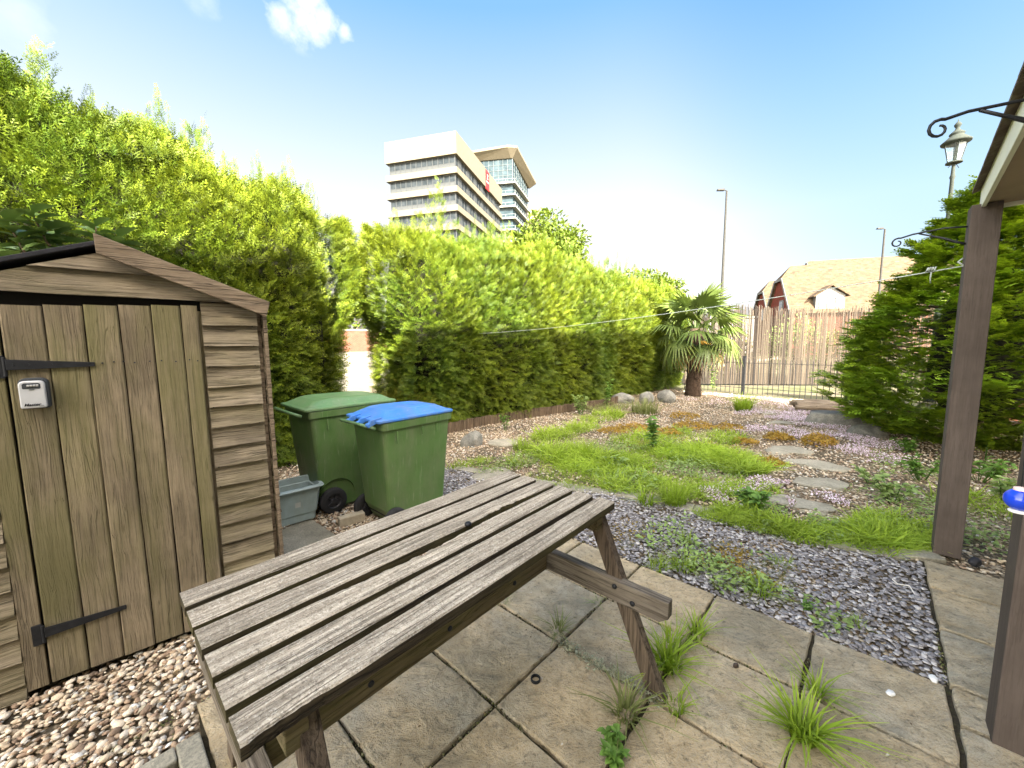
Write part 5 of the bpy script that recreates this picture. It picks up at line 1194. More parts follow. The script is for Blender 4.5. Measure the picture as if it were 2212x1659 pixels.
# broadleaf tree behind the hedge
def tree(name, base, zc, rad, nclump, nleaf, mat, label, ls=(.16, .30), group=None):
    root = empty(name, (base[0], base[1], 0)); P = []; X = []; rad = np.array(rad)
    m = MB(); m.tube([(0, 0, -.1), (.1, .05, zc*.4), (0, .1, zc-rad[2]*.4)], [.28, .2, .13], 10)
    for k in range(nclump):
        d = rand_dirs(1, -.7, 1)[0]; c = d*rad*(.55+.45*random.random()); 
        if k % 3 == 0: m.tube([(0, .1, zc-rad[2]*.6), tuple(c*.5+np.array([0, 0, zc-.2])), tuple(c+np.array([0, 0, zc]))], [.10, .05, .015], 6)
        r = rad.mean()*random.uniform(.22, .36); dd = rand_dirs(nleaf)*(rng.random((nleaf, 1))**.4)*r; P.append(c+dd+np.array([0, 0, zc])); X.append(dd+rand_dirs(nleaf)*r*.8)
    m.build('trunk', M['bark'], root, smooth=True); P = np.concatenate(P); X = np.concatenate(X)
    scatter('crown', LEAF, P, X, unit(np.array([0, 0, 1.])+rand_dirs(len(P))*.8), rng.uniform(ls[0], ls[1], len(P)), mat, root); return tag(root, label, 'tree', group)
b_ = at(1175, 560, 22); tree('broadleaf_tree', b_[:2], float(at(1175, 565, 22)[2]), (2.1, 2.1, 2.3), 85, 110, M['broad'], 'round crowned broadleaf tree rising behind the middle hedge, right of the towers')
b_ = at(1395, 625, 19); tree('broadleaf_tree', b_[:2], float(at(1380, 635, 19)[2]), (1.5, 1.5, 1.1), 40, 90, M['broad'], 'small leafy tree top just above the right end of the middle hedge', (.12, .22))

# lamps
def pole(name, p, h, r0, r1, label, head):
    root = empty(name, (p[0], p[1], 0)); m = MB(); m.lathe([(r0*1.7, -.05), (r0*1.6, .9), (r0, 1.0), (r1, h)], 12); m.build('column', M['lampgrey'], root, smooth=False)
    m = MB(); m.tube([(0, 0, h-.02), (-.10, 0, h+.03), (-.2, 0, h+.04)], .03, 8); m.hexa([(-.62, -.10, h), (-.16, -.11, h), (-.16, .11, h), (-.62, .10, h), (-.58, -.06, h+.10), (-.18, -.08, h+.12), (-.18, .08, h+.12), (-.58, .06, h+.10)]); m.build('lamp_head', M['lampgrey'], root, bevel=.02); return tag(root, label, 'street lamp')
M['lampgrey'] = simple('weathered_grey_metal', (.022, .022, .02), .8, .0, .1, 3)
tl = at(1570, 412, 25); pole('street_lamp', tl[:2], float(tl[2]), .10, .055, 'tall slim grey street lamp with a short flat head standing above the palm', 0)
tl = at(1912, 492, 30); pole('street_lamp', tl[:2], float(tl[2])-.1, .10, .06, 'distant street lamp left of the conifer, beside the roof chimney pipes', 0)
# victorian lantern
lp = at(2062, 340, 9.0); vl = empty('lantern_lamp', (lp[0], lp[1], 0)); zl = float(at(2060, 352, 9.0)[2])
verd = simple('verdigris_iron', (.022, .028, .023), .85, .0, .3, 30, .3, 80)
m = MB(); m.lathe([(.10, 0), (.09, .9), (.055, 1.0), (.05, 2.0), (.035, zl-.35), (.05, zl-.30), (.035, zl-.25), (.03, zl-.05), (.018, zl)], 14); m.tube([(-.12, 0, zl-.10), (-.05, 0, zl-.02), (0, 0, zl-.12), (.05, 0, zl-.02), (.12, 0, zl-.10)], .007, 6); m.build('column', verd, vl, smooth=True)
m = MB(); Z0, Z1 = zl+.02, zl+.43; r0, r1 = .10, .18
for k in range(4): a = R(45+90*k+12); m.tube([(r0*math.cos(a), r0*math.sin(a), Z0), (r1*math.cos(a), r1*math.sin(a), Z1)], .010, 6)
m.lathe([(.135, Z0-.03), (.135, Z0), (.09, Z0)], 20); m.build('frame', verd, vl, bevel=.002)
gl = NT('lamp_glass'); gp_ = gl.principled((.85, .92, .92), .05); gp_.inputs['Transmission Weight'].default_value = .95; gp_.inputs['IOR'].default_value = 1.1
m = MB(); n = 4
for k in range(4):
    a0_, a1_ = R(45+90*k+12), R(135+90*k+12); q = lambda r, a, z: (r*.97*math.cos(a), r*.97*math.sin(a), z); m.add([q(r0, a0_, Z0), q(r0, a1_, Z0), q(r1, a1_, Z1), q(r1, a0_, Z1)], [(0, 1, 2, 3)])
m.build('glass_pane', gl.m, vl)
m = MB(); m.lathe([(.235, Z1-.02), (.245, Z1+.01), (.20, Z1+.05), (.12, Z1+.13), (.10, Z1+.15), (.125, Z1+.17), (.12, Z1+.19), (.06, Z1+.245), (.045, Z1+.26), (.03, Z1+.30), (.055, Z1+.34), (.06, Z1+.37), (.035, Z1+.41), (.012, Z1+.43), (.004, Z1+.49)], 20); m.build('hood', verd, vl, smooth=True)
m = MB(); m.lathe([(.02, Z0), (.02, Z1)], 8); m.build('burner', verd, vl)
tag(vl, 'old glazed lantern street lamp with a finial, rising above the conifer', 'street lamp')

# houses beyond the reed screen
def rooftile():
    t = NT('tan_roof_tiles'); c = t.co(); n = t.t.nodes.new('ShaderNodeTexBrick'); t.link(t.mapv(c, (1, 1, 1.2), (R(90), 0, 0)), n.inputs['Vector']); n.inputs['Scale'].default_value = 1.0
    n.inputs['Color1'].default_value = (.078, .052, .029, 1); n.inputs['Color2'].default_value = (.042, .029, .017, 1); n.inputs['Mortar'].default_value = (.042, .029, .017, 1); n.inputs['Mortar Size'].default_value = .012; n.inputs['Brick Width'].default_value = .34; n.inputs['Row Height'].default_value = .2
    ns = t.noise(t.mapv(c, (1.5, 1.5, 5)), 1.5, 6, .75); v = t.mix(1, n.outputs['Color'], t.ramp(ns, [(.3, .5), (.7, 1.6)]), 'MULTIPLY'); t.principled(v, .9, t.bump(n.outputs['Fac'], -.4, .02)); return t.m
M['rooftan'] = rooftile(); M['redtile'] = brickmat('red_hung_tiles', (.10, .017, .008), (.07, .012, .006), (.14, .03, .02)); M['white'] = simple('white_paint', (.10, .10, .10), .5, 0, .04, 4); M['pane'] = simple('window_pane', (.08, .09, .10), .1, 0, .2, 3, spec=.8)
def house_gable(name, o, yaw, L, D, eave, ridge, label, dormers=(), gwin=True, hip=.28):
    h = empty(name, (o[0], o[1], 0), yaw)      # local: x along the ridge to the right, y back; gable at x=0
    m = MB(); m.prism([(.12, 0.12, -.05), (.12, D-.12, -.05), (.12, D-.12, eave), (.12, .12, eave)], (L-.24, 0, 0)); m.build('wall', M['brick'], h)
    # gable infill, clipped at the top
    zc = ridge-(ridge-eave)*hip; yc0 = D/2*(zc-eave)/(ridge-eave); m = MB()
    m.prism([(.10, .1, eave), (.10, D-.1, eave), (.10, D-yc0-.05, zc-.1), (.10, yc0+.05, zc-.1)], (.2, 0, 0)); m.build('gable', M['redtile'], h)
    hx_ = D/2*hip*.9; A = (-.15, -.25, eave-.15); B = (-.15, yc0, zc); C = (hx_, D/2, ridge); E = (L, D/2, ridge); F_ = (L, -.25, eave-.15); B2 = (-.15, D-yc0, zc); A2 = (-.15, D+.25, eave-.15); F2 = (L, D+.25, eave-.15)
    m = MB(); m.add([A, F_, E, C, B], [(0, 1, 2, 3, 4)]); m.add([A2, F2, E, C, B2], [(4, 3, 2, 1, 0)]); m.add([B, C, B2], [(0, 1, 2)]); rf = m.build('roof', M['rooftan'], h); md = rf.modifiers.new('thick', 'SOLIDIFY'); md.thickness = .12
    m = MB(); m.tube([B, C, E], .09, 6); m.build('ridge_tiles', simple('ridge_tile', (.22, .15, .08), .9) if 'ridge_tile' not in bpy.data.materials else bpy.data.materials['ridge_tile'], rf)
    m = MB(); m.bar((-.2, -.28, eave-.2), (-.2, yc0, zc), .05, .28); m.bar((-.2, yc0, zc), (-.2, D-yc0, zc), .05, .24); m.bar((-.2, D-yc0, zc), (-.2, D+.28, eave-.2), .05, .28); m.build('verge_board', M['white'], h)
    if gwin: 
        m = MB(); m.box((.06, D*.40, eave+.75), (.1, 1.1, 1.5)); w = m.build('window', M['white'], h); m = MB(); m.box((.0, D*.40, eave+.75), (.06, .8, 1.2)); m.build('pane', M['pane'], w)
    sl_ = (ridge-eave+.15)/(D/2+.25)
    for (dx, w) in dormers:
        zb = eave+.35; yb = (zb-eave+.15)/sl_-.25; m = MB(); zt_ = zb+1.25; yr = .55
        m.prism([(dx-w/2, -.05, zb-.5), (dx+w/2, -.05, zb-.5), (dx+w/2, -.05, zt_), (dx, -.05, zt_+w*.32), (dx-w/2, -.05, zt_)], (0, 2.2, 0)); dm = m.build('dormer', M['white'], h)
        for s_ in (-1, 1): m = MB(); m.hexa([(dx, -.35, zt_+w*.37), (dx+s_*(w/2+.3), -.35, zt_-.17), (dx+s_*(w/2+.3), 2.6, zt_-.17), (dx, 2.6, zt_+w*.37), (dx, -.35, zt_+w*.37+.1), (dx+s_*(w/2+.3), -.35, zt_-.07), (dx+s_*(w/2+.3), 2.6, zt_-.07), (dx, 2.6, zt_+w*.37+.1)]); m.build('dormer_roof', M['rooftan'], dm)
        for s_ in (-1, 0, 1): m = MB(); m.box((dx+s_*w*.29, -.09, zb+.62), (w*.21, .06, 1.05)); m.build('pane', M['pane'], dm)
    return tag(h, label, 'house')
hy = R(-17)
ha = at(1700, 690, 38.0); ha[2] = 0
house_gable('brick_house', at(1708, 690, 38.0)[:2], hy, 17, 7.2, 4.2, 9.2, 'nearer brick house with tan roof, red clipped gable and white dormers, beyond the reeds', ((3.1, 2.3), (8.4, 2.3)))
house_gable('brick_house', at(1663, 690, 46.0)[:2], hy, 14, 7.0, 4.0, 8.9, 'farther brick house whose smaller red clipped gable peeps out left of the nearer one', ())
house_gable('brick_house', at(1760, 690, 60)[:2], hy, 22, 8.0, 9.2, 14.2, 'farthest tan roof ridge with a small pale gable, rising behind the nearer house', (), False, .05)
# white flat roofed van body / garage left of the houses
wg = empty('white_garage', (*at(1630, 690, 30)[:2], 0), R(-10)); m = MB(); m.box((-1.6, 2, 1.6), (3.4, 4, 3.3)); m.build('wall', M['white'], wg); m = MB(); m.box((-1.6, 2, 3.33), (3.6, 4.2, .12)); m.build('flat_roof', M['gpan'], wg); tag(wg, 'white flat roofed garage between the palm and the brick houses', 'garage')
# red brick boundary wall far right behind the conifer
rw = empty('brick_wall', (11.9, 4.6, 0), R(-38)); m = MB(); m.box((0, 0, 1.2), (9, .25, 2.4)); m.build('wall', M['brick'], rw); m = MB(); m.box((0, 0, 2.44), (9, .32, .07)); m.build('coping', M['conc'], rw); tag(rw, 'red brick boundary wall glimpsed behind the conifer at the right edge', 'wall')
# shrubs behind the reed screen
for (x, y, r, h, n, mt, lb) in ((8.2, 14.6, 1.0, 1.1, 1500, 'bushy', 'yellow green shrub behind the reed screen, nearest the palm'), (10.6, 14.4, 1.1, 1.3, 1700, 'weedpale', 'pale leafy shrub behind the middle of the reed screen'), (12.4, 14.6, .9, 1.0, 1200, 'bushy', 'low yellow shrub behind the reed screen near the conifer')):
    bush('shrub', (x, y, h*.8), (r, r*.6, h), n, M[mt], lb, 'shrub', (.07, .14), LEAF)

# ================================================================== GRASS, GROUND COVER, WEEDS
def disk(n, c, r, el=1.0, rot=0.0):
    a = rng.uniform(0, 2*math.pi, n); q = np.sqrt(rng.random(n)); P = np.stack([q*r*np.cos(a), q*r*el*np.sin(a)], 1); cr, sr = math.cos(rot), math.sin(rot); P = P@np.array([[cr, sr], [-sr, cr]])
    return P+np.array(c)
def grass_at(P, h0, h1, lean=.5):
    n = len(P); X = rand_dirs(n, -.05, .05); Z = unit(np.array([0, 0, 1.])+rand_dirs(n, -.3, .3)*lean); return np.c_[P, np.full(n, -.02)], X, Z, rng.uniform(h0, h1, n)
GR = [  # px, py, radius x m, elong, rot, count, h0, h1
 (1380, 960, .7, .6, .8, 900, .05, .13), (1200, 940, .5, .6, .8, 600, .05, .14), (1620, 1060, .3, .6, 0, 400, .05, .12), (1540, 1060, .35, .5, .5, 700, .05, .12), (1600, 1115, .2, .6, -.5, 500, .06, .15), (1930, 1140, .25, .8, -.6, 700, .07, .17), (1790, 1158, .2, .6, -.6, 400, .04, .1), (1870, 1180, .2, .5, -.6, 400, .03, .09), (1720, 1160, .2, .5, -.6, 300, .03, .08), (2130, 1090, .4, .8, 0, 500, .05, .14),
 (1160, 985, .50, .6, .8, 900, .05, .14), (1240, 1000, .55, .6, .8, 1300, .06, .18), (1330, 1000, .60, .7, .8, 1500, .06, .16), (1420, 990, .55, .7, .8, 1500, .06, .15), (1500, 985, .60, .7, .8, 1700, .07, .16), (1560, 985, .50, .7, .8, 1500, .07, .16),
 (1600, 1005, .42, .7, .8, 1100, .06, .14), (1450, 1040, .42, .6, .5, 1200, .05, .14), (1370, 1045, .40, .6, .4, 1000, .05, .13), (1280, 1035, .45, .5, .6, 900, .04, .11), (1190, 1020, .45, .45, .7, 800, .04, .10), (1100, 1005, .4, .45, .7, 600, .03, .09), (1020, 1000, .35, .4, .7, 400, .03, .08),
 (1560, 945, .45, .7, .8, 700, .06, .14), (1470, 940, .45, .6, .8, 700, .05, .13), (1300, 900, .60, .6, .8, 800, .08, .2), (1260, 925, .4, .6, .8, 500, .06, .16), (1660, 1000, .25, .7, 0, 400, .05, .12),
 (1560, 1118, .20, .6, -.5, 500, .05, .12), (1620, 1130, .22, .6, -.5, 650, .05, .13), (1680, 1142, .18, .6, -.5, 400, .05, .12), (1740, 1150, .16, .6, -.6, 350, .05, .11),
 (1830, 1150, .20, .7, -.6, 600, .06, .14), (1890, 1158, .22, .8, -.6, 1000, .07, .17), (1950, 1165, .20, .8, -.6, 900, .07, .16), (1990, 1180, .12, .8, 0, 350, .06, .13), (1900, 1120, .18, .8, 0, 300, .05, .12)]
Pp = []; Xx = []; Zz = []; Ss = []
for (px, py, r, el, rot, n, h0, h1) in GR:
    a = grass_at(disk(int(n*.85), gp(px, py)[:2], r, el, rot), h0, h1, .7); Pp.append(a[0]); Xx.append(a[1]); Zz.append(a[2]); Ss.append(a[3]*(.75+.5*rng.random()))
_P = np.concatenate(Pp); _S = np.concatenate(Ss)*(1+.55*nz3(_P, 2.3, 3)+.25*nz3(_P, 7, 1)).clip(.35, 1.8)
tag(scatter('meadow_grass', BLADEW, _P, np.concatenate(Xx), np.concatenate(Zz), _S, M['grass'], rnd=np.clip(rng.random(len(_P))*.8+.3*nz3(_P, 1.6, 9), 0, 1)), 'bright green rough grass growing through the garden bed', 'grass', kind='stuff')
Pp = []; Xx = []; Zz = []; Ss = []
for (px, py, r, n, h0, h1) in ((1300, 880, .7, 900, .08, .2), (1230, 960, .5, 400, .06, .14), (1440, 1075, .22, 260, .05, .12), (1600, 1240, .18, 350, .02, .07), (1650, 1230, .15, 300, .02, .06), (1690, 1250, .12, 200, .02, .05), (1440, 1190, .14, 250, .02, .06), (1480, 1215, .12, 220, .02, .06), (1390, 1150, .15, 150, .02, .05), (1350, 1175, .10, 120, .02, .05), (1850, 1340, .05, 70, .02, .06), (1800, 1330, .06, 60, .02, .05), (1740, 1290, .08, 90, .02, .05), (1560, 1180, .12, 160, .02, .06), (1620, 1290, .07, 120, .02, .06), (1700, 1300, .07, 80, .02, .05), (1780, 1345, .06, 60, .02, .05), (1560, 1260, .08, 150, .02, .08), (1720, 900, 1.0, 700, .02, .06), (1620, 880, .8, 500, .02, .06), (1960, 1010, .5, 300, .02, .07), (2100, 1150, .25, 250, .02, .07), (2130, 1100, .35, 300, .03, .1)):
    a = grass_at(disk(n, gp(px, py)[:2], r, .7, .5), h0, h1, .9); Pp.append(a[0]); Xx.append(a[1]); Zz.append(a[2]); Ss.append(a[3])
tag(scatter('sparse_grass', BLADE, np.concatenate(Pp), np.concatenate(Xx), np.concatenate(Zz), np.concatenate(Ss), M['drygrass']), 'thin dull grass scattered over the slate and gravel', 'grass', kind='stuff')
# bright tufts on slate
def tuft(px, py, n, r, h0, h1, lean, mat, label, group=None, name='grass_tuft', cat='grass tuft', droop=None):
    n = int(n*.42) if r < .08 else n; h1 = h1*(1.25 if r < .08 else 1)
    c = gp(px, py); root = c; P = disk(n, (0, 0), r); Xd = unit(np.c_[P+rng.normal(0, r*.5, P.shape), np.zeros(n)]); Z = unit(np.array([0, 0, 1.])+np.c_[Xd[:, :2]*rng.uniform(0, lean, (n, 1)), np.zeros(n)]+rand_dirs(n)*.15)
    o = scatter(name, BLADEW if r < .08 else BLADE, np.c_[P, np.full(n, -.015)], Xd, Z, rng.uniform(h0, h1, n), mat); o.location = (c[0], c[1], 0); return tag(o, label, cat, group)
tuft(1475, 1222, 260, .07, .03, .09, 1.0, M['grass'], 'low bright tuft on the slate just beyond the fourth border slab')
tuft(1478, 1165, 170, .05, .03, .08, 1.0, M['grass'], 'small fresh green tuft in the middle of the slate strip')
tuft(1420, 1225, 200, .06, .03, .08, 1.0, M['grass'], 'yellowish tuft on the slate behind the table leg')
tuft(1640, 1275, 260, .06, .03, .09, 1.1, M['grass'], 'leafy green tuft where the slate meets the border slabs')
tuft(1690, 1216, 170, .06, .02, .06, 1.0, M['grass'], 'flat green tuft in the slate below the edging stones')
tuft(1860, 1352, 60, .03, .02, .05, 1.0, M['grass'], 'tiny tuft on the slate near the patio corner')
tuft(1735, 1590, 420, .04, .05, .155, 1.2, M['grass'], 'large arching tuft in the joint at the bottom of the patio, right of centre')
tuft(1765, 1500, 120, .02, .04, .12, 1.1, M['grass'], 'grass spilling from the joint above the large arching tuft')
tuft(1445, 1440, 300, .045, .06, .16, 1.4, M['grass'], 'dense grass tuft in the joint just right of the table foot')
tuft(1505, 1372, 180, .035, .04, .12, 1.4, M['grass'], 'fine arching tuft in the joint beneath the end of the seat beam')
tuft(1455, 1395, 130, .04, .04, .10, 1.2, M['grass'], 'grass tuft in the paving joint behind the table foot')
tuft(1205, 1360, 130, .03, .03, .09, 1.3, M['drygrass'], 'wispy yellow tuft at the paving crossing left of the table leg')
tuft(1350, 1545, 150, .035, .04, .13, 1.3, M['drygrass'], 'thin long bladed tuft above the round leaved weed on the paving')
tuft(1460, 1530, 110, .03, .03, .10, 1.3, M['grass'], 'small tuft in the joint below the table foot')
tuft(1085, 1298, 90, .03, .02, .05, 1.0, M['weedpale'], 'mossy tuft in the joint just under the table edge')
tuft(1290, 1300, 50, .02, .02, .06, 1.2, M['weedpale'], 'sparse little weed in the joint left of the seat beam')
tuft(1605, 885, 300, .16, .18, .42, .35, M['grass'], 'tall upright grass clump in front of the iron fence post')
tuft(1395, 890, 320, .28, .15, .36, .35, M['drygrass'], 'tall fine grass clump in front of the rocks left of the palm')
tuft(1455, 1085, 320, .10, .10, .24, .4, M['grass'], 'tall upright tuft where the bed meets the slate, right of the table')
tuft(1395, 1085, 180, .07, .06, .17, .5, M['grass'], 'smaller tuft at the edge of the slate just right of the table end')
tuft(1250, 985, 300, .14, .12, .26, .35, M['grass'], 'bright tall tuft in the left part of the grassy bed')
tuft(1130, 970, 200, .14, .10, .22, .4, M['grass'], 'bright tuft in the bed directly above the far end of the table')
# broken joint weeds on paving
def leafy(name, px, py, h, r, nl, ls, mat, label, cat='weed', nst=5, lean=.3, temps=LEAF, group=None, flat=False):
    c = gp(px, py); root = empty(name, (c[0], c[1], 0)); P = []; X = []; m = MB()
    for s_ in range(nst):
        a = random.uniform(0, 6.28); rr = r*random.uniform(.2, 1); tip = np.array([rr*math.cos(a), rr*math.sin(a), h*random.uniform(.6, 1)]); b = np.array([rr*.2*math.cos(a), rr*.2*math.sin(a), -.02]); m.tube([b, (b+tip)/2+np.array([0, 0, .1*h]), tip], [.004, .003, .0015], 5)
        for q in range(nl):
            u = random.uniform(.2, 1.0); p = b+(tip-b)*u+np.array([0, 0, .2*h*u*(1-u)]); aa = q*2.4+s_; P.append(p); X.append((math.cos(aa), math.sin(aa), random.uniform(-.2, .7)))
    m.build('stem', M['weed'], root); n = len(P)
    scatter('leaf_cluster', temps, np.array(P), np.array(X), unit(np.array([0, 0, 1.])+rand_dirs(n)*.4), rng.uniform(ls*.6, ls*1.2, n), mat, root); return tag(root, label, cat, group)
leafy('leafy_weed', 1330, 1640, .07, .075, 16, .032, M['weed'], 'low round leaved weed on the paving at the bottom, left of the arching grass', nst=9)
leafy('leafy_weed', 1625, 1100, .20, .14, 26, .07, M['weed'], 'feathery dark green weed at the edge of the slate, below the square stepping stone', nst=10)
leafy('leafy_weed', 1412, 975, .50, .09, 26, .10, M['weed'], 'tall leafy weed standing in the middle of the grass', nst=4)
leafy('leafy_weed', 1092, 928, .30, .08, 20, .07, M['weed'], 'single leafy weed on the gravel by the hedge edging', nst=3)
leafy('leafy_weed', 1255, 893, .42, .28, 18, .08, M['weedpale'], 'pale leafy weed clump in front of the dark hedge foot', nst=9)
leafy('leafy_weed', 1310, 880, .65, .12, 22, .09, M['weed'], 'tall thin weed with broad leaves left of the three rocks', nst=3)
leafy('leafy_weed', 1330, 1010, .14, .18, 12, .06, M['weedpale'], 'pale leaves low in the grass near the tall middle weed', nst=6)
leafy('leafy_weed', 1745, 1313, .03, .04, 10, .026, M['weed'], 'flat rosette weed on the slate by the border slabs', nst=4)
leafy('leafy_weed', 1930, 1080, .22, .22, 16, .07, M['weedpale'], 'pale leafy weed with a yellow leaf, left of the far post', nst=9)
leafy('leafy_weed', 1880, 1040, .14, .20, 14, .055, M['weedpale'], 'light green weed on gravel between the stepping stones and the post', nst=8)
leafy('leafy_weed', 1990, 1035, .25, .22, 16, .07, M['weed'], 'dark green weed clump directly left of the far post', nst=9)
leafy('leafy_weed', 1960, 975, .18, .25, 16, .07, M['weed'], 'low dark weeds under the left side of the conifer', nst=8)
leafy('leafy_weed', 2115, 1035, .26, .26, 18, .075, M['weed'], 'weeds behind the far post, at its right', nst=10)
leafy('leafy_weed', 2165, 1080, .24, .24, 16, .08, M['weedpale'], 'pale weeds at the right edge, above the blue ball', nst=8)
leafy('flower_spike', 2128, 990, .50, .03, 10, .02, M['weedpale'], 'slender seed spike standing behind the far post', 'flower', nst=2)
for (px, py, lb) in ((1540, 800, 'climbing leafy weed against the iron fence right of the palm'), (1900, 800, 'leafy weed by the fence under the conifer edge')):
    leafy('leafy_weed', px, 850, .9, .12, 24, .10, M['weedpale'], lb, nst=3)
# orange stonecrop
def sed(px, py, r, h, n, label, mixg=.0):
    n = int(n*.5); c = gp(px, py); P = disk(n, (0, 0), r, .8)*(1+.04*nz3(np.c_[disk(n, (0, 0), r), np.zeros(n)], 9, px))[:, None]; z = h*(1+.5*nz3(np.c_[P, np.zeros(n)], 11, py))*np.sqrt(np.clip(1-(np.linalg.norm(P, axis=1)/r)**2, 0, 1))*rng.random(n)**.5; o = scatter('stonecrop_clump', LEAF, np.c_[P*.85, z], rand_dirs(n, -.3, 1), rand_dirs(n, 0, 1), rng.uniform(.018, .05, n), M['sedum'], rnd=np.clip(rng.random(n)*.6+mixg, 0, 1)); o.location = (c[0], c[1], -.01); return tag(o, label, 'stonecrop')
for (px, py, r, h, n, lb) in ((1768, 960, .26, .15, 1500, 'bushy orange green stonecrop at the right of the stepping stones'), (1682, 948, .24, .09, 1200, 'orange stonecrop mound left of the bushy one, between two stepping stones'), (1610, 955, .20, .06, 700, 'small orange stonecrop at the right edge of the grass'),
    (1575, 925, .32, .07, 900, 'orange stonecrop patch behind the bright grass'), (1500, 922, .42, .08, 1300, 'wide orange stonecrop drift behind the tall weed'), (1440, 935, .30, .07, 800, 'rusty stonecrop drift behind and right of the tall weed'), (1370, 928, .40, .08, 1200, 'rusty orange stonecrop left of the tall weed'), (1320, 932, .26, .06, 600, 'leftmost rusty stonecrop patch in the bed'), (1480, 900, .34, .08, 800, 'rust coloured stonecrop farthest back, before the tall fine grass'), (1660, 1000, .22, .06, 500, 'stonecrop mixed with grass beside the middle stepping stone')):
    sed(px, py, r, h, n, lb)
# pink thyme and white flowers
Pp = []
for (px, py, r, el, n) in ((1790, 905, 1.2, .6, 9000), (1700, 895, 1.0, .6, 5000), (1850, 955, .7, .7, 5200), (1830, 930, .8, .6, 4000), (1780, 945, .45, .6, 1800), (1650, 925, .4, .5, 1100), (1610, 928, .3, .5, 500), (1890, 985, .4, .7, 1600), (1560, 870, 1.2, .4, 1500), (1600, 1065, .28, .6, 1300), (1560, 1075, .26, .5, 1000), (1640, 1045, .25, .5, 1000), (1680, 1085, .15, .8, 700), (1700, 1050, .25, .5, 1200), (1790, 1075, .18, .5, 500), (1700, 880, 1.2, .5, 2500), (1720, 930, .3, .5, 500), (1540, 1055, .2, .5, 300)):
    Pp.append(disk(n, gp(px, py)[:2], r, el, rng.uniform(0, 3)))
Pp = np.concatenate(Pp); n = len(Pp); q = (nz3(np.c_[Pp, np.zeros(n)], 4.2, 1) > -.1) & (Pp.sum(1) < 16.8); Pp = Pp[q]; Pp = Pp[rng.random(len(Pp)) < 1.1]; n = len(Pp)
FL = [ico_t(1, rs, (1, .9, .5), .2)]
tag(scatter('creeping_thyme', FL, np.c_[Pp, rng.uniform(-.01, .035, n)], rand_dirs(n), rand_dirs(n, 0, 1), rng.uniform(.008, .021, n), M['thyme'], rnd=rng.random(n)), 'low mats of pink and white flowered thyme spreading over the gravel', 'ground cover', kind='stuff')
# moss and soil crumbs along the paving joints
Pp = []
for i in range(-1, 5):
    for j in range(-2, 5):
        for (a, b) in ((G(i, j), G(i+1, j)), (G(i, j), G(i, j+1))):
            if i+1 > 4 and a is not None and np.allclose(b, G(i+1, j)): continue
            u = rng.random(70)**1.0; q = a+(b-a)*u[:, None]+rng.normal(0, .0045, (70, 2)); Pp.append(q[nz3(np.c_[q, np.zeros(70)], 3.1, 6) > -.15])
Pp = np.concatenate(Pp); n = len(Pp)
tag(scatter('joint_moss', PEB_LO, np.c_[Pp, rng.uniform(-.018, -.003, n)], rand_dirs(n), rand_dirs(n, .2, 1), rng.uniform(.006, .015, n), rndmat('moss_crumbs', [(0, (.04, .032, .02)), (.4, (.09, .075, .04)), (.7, (.13, .15, .04)), (1, (.30, .27, .18))], 1)), 'soil crumbs and moss in the joints of the paving', 'moss', kind='stuff')
# white flowering stonecrop spilling from the joint left of the leg
Pp = G(1.0, 1.98)+(G(2.1, 2.02)-G(1.0, 1.98))*rng.random(900)[:, None]+rng.normal(0, .016, (900, 2)); n = 900
o = scatter('white_stonecrop', LEAF, np.c_[Pp, rng.uniform(-.01, .022, n)], rand_dirs(n, -.2, 1), rand_dirs(n, 0, 1), rng.uniform(.008, .018, n), M['stonewhite'] if 'stonewhite' in M else leafmat('white_stonecrop_leaves', (.10, .13, .05), (.35, .36, .25), (.65, .64, .52), .2)); tag(o, 'low whitish stonecrop filling the paving joint left of the table leg', 'stonecrop')
# fallen twigs and leaves on the gravel by the shed
for k, lb in enumerate(('thin brown twig on the pebbles below the shed door', 'second dry twig lying nearer the table by the shed door')):
    m = MB(); c = gp(470-k*40, 1440+k*25); a = .4+k; m.tube([(0, 0, .01), (.06, .01, .02), (.14, -.01, .012)], [.003, .0028, .0015], 5); o = m.build('twig', M['bark']); o.location = (c[0], c[1], .0); o.rotation_euler = (0, 0, a); tag(o, lb, 'twig')

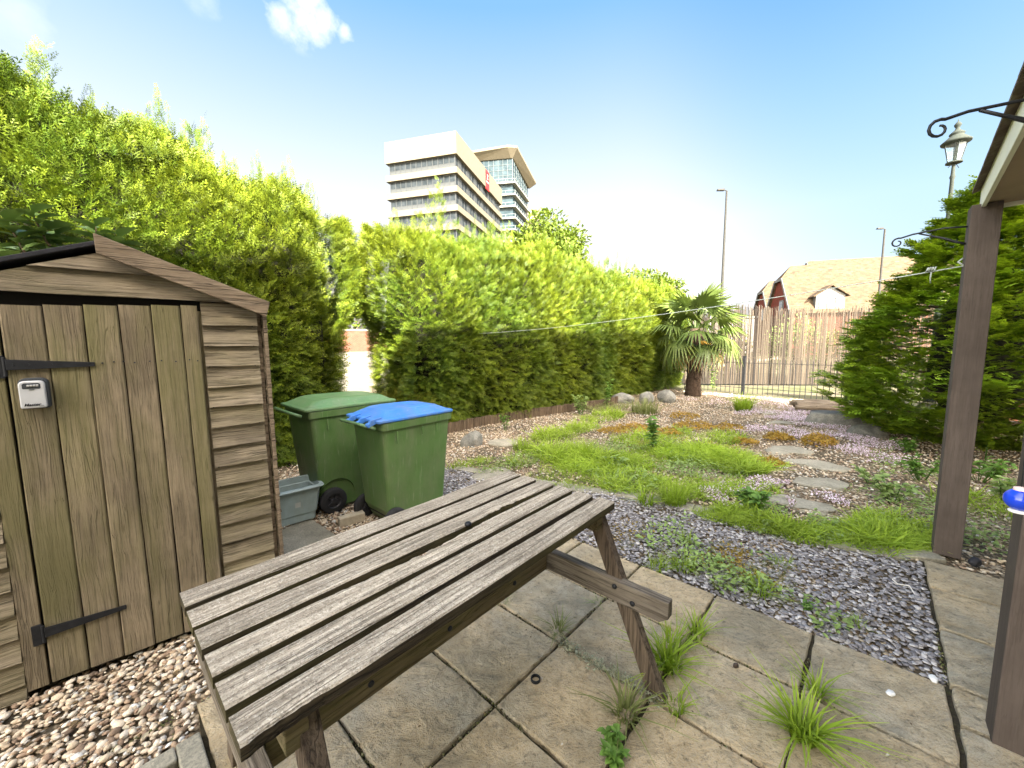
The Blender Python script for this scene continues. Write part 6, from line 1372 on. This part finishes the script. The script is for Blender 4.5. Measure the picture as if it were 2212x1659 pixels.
Pp = []
for (px, py, r, el, n) in ((1400, 990, 1.1, .6, 2600), (1250, 980, .8, .6, 1200), (1550, 1000, .8, .6, 1400), (1600, 1235, .3, .6, 420), (1520, 1200, .25, .6, 260), (1450, 1150, .35, .5, 220), (1700, 1260, .22, .6, 200), (1800, 1330, .2, .5, 110), (1900, 1100, .6, .6, 700), (2110, 1120, .5, .8, 700), (1800, 1130, .5, .3, 500), (1640, 1120, .4, .4, 450), (1380, 1040, .6, .4, 500), (1100, 1000, .6, .4, 450), (1980, 1000, .7, .6, 600), (2150, 1180, .25, .8, 200)):
    Pp.append(disk(n, gp(px, py)[:2], r, el, .7))
Pp = np.concatenate(Pp); Pp = Pp[nz3(np.c_[Pp, np.zeros(len(Pp))], 3.3, 8) > -.25]; n = len(Pp)
tag(scatter('low_weeds', LEAF, np.c_[Pp, rng.uniform(-.005, .05, n)], rand_dirs(n, -.1, .7), unit(np.array([0, 0, 1.])+rand_dirs(n)*.5), rng.uniform(.015, .045, n), M['weedpale'], rnd=rng.random(n)), 'small low leafy weeds dotted through the grass, gravel and slate', 'weeds', kind='stuff')
Pp = []
for (px, py, r, el, n) in ((1640, 1215, .28, .5, 700), (1700, 1240, .2, .5, 400), (1560, 1200, .2, .5, 300), (1450, 960, .9, .5, 1100), (1580, 960, .5, .5, 600), (1380, 1140, .3, .5, 200)):
    Pp.append(disk(n, gp(px, py)[:2], r, el, .5))
Pp = np.concatenate(Pp); Pp = Pp[nz3(np.c_[Pp, np.zeros(len(Pp))], 4.3, 2) > -.1]; n = len(Pp)
tag(scatter('reddish_moss', LEAF, np.c_[Pp, rng.uniform(-.015, .018, n)], rand_dirs(n, -.1, .9), rand_dirs(n, 0, 1), rng.uniform(.010, .026, n), M['sedum'], rnd=rng.random(n)*.8+.2), 'rusty and yellow mossy growth creeping over the slate and bed', 'moss', kind='stuff')
# dry scraps of leaf and grit fallen on the paving
n = 420; Pp = np.stack([rng.uniform(-.9, 2.4, n), rng.uniform(.9, 2.9, n)], 1); Pp = Pp[in_poly(Pp, PAT)]; n = len(Pp)
tag(scatter('leaf_litter', LEAF, np.c_[Pp, np.full(n, .004)], rand_dirs(n, -.1, .1), unit(np.array([0, 0, 1.])+rand_dirs(n)*.3), rng.uniform(.004, .014, n), rndmat('dry_scraps', [(0, (.06, .04, .02)), (.5, (.20, .14, .07)), (.8, (.40, .36, .26)), (1, (.65, .62, .55))], .9, 0)), 'tiny dry leaf scraps and grit fallen on the paving', 'leaf litter', kind='stuff')
n = 160; Pp = np.stack([rng.uniform(-2.1, -.9, n), rng.uniform(.9, 2.2, n)], 1); Pp = Pp[~in_poly(Pp, PAT) & ~in_poly(Pp, SHEDP)]; n = len(Pp)
tag(scatter('fallen_leaves', LEAF, np.c_[Pp, np.full(n, .006)], rand_dirs(n, -.1, .3), unit(np.array([0, 0, 1.])+rand_dirs(n)*.4), rng.uniform(.012, .035, n), bpy.data.materials['dry_scraps']), 'small brown fallen leaves among the pebbles by the shed', 'leaf litter', kind='stuff')
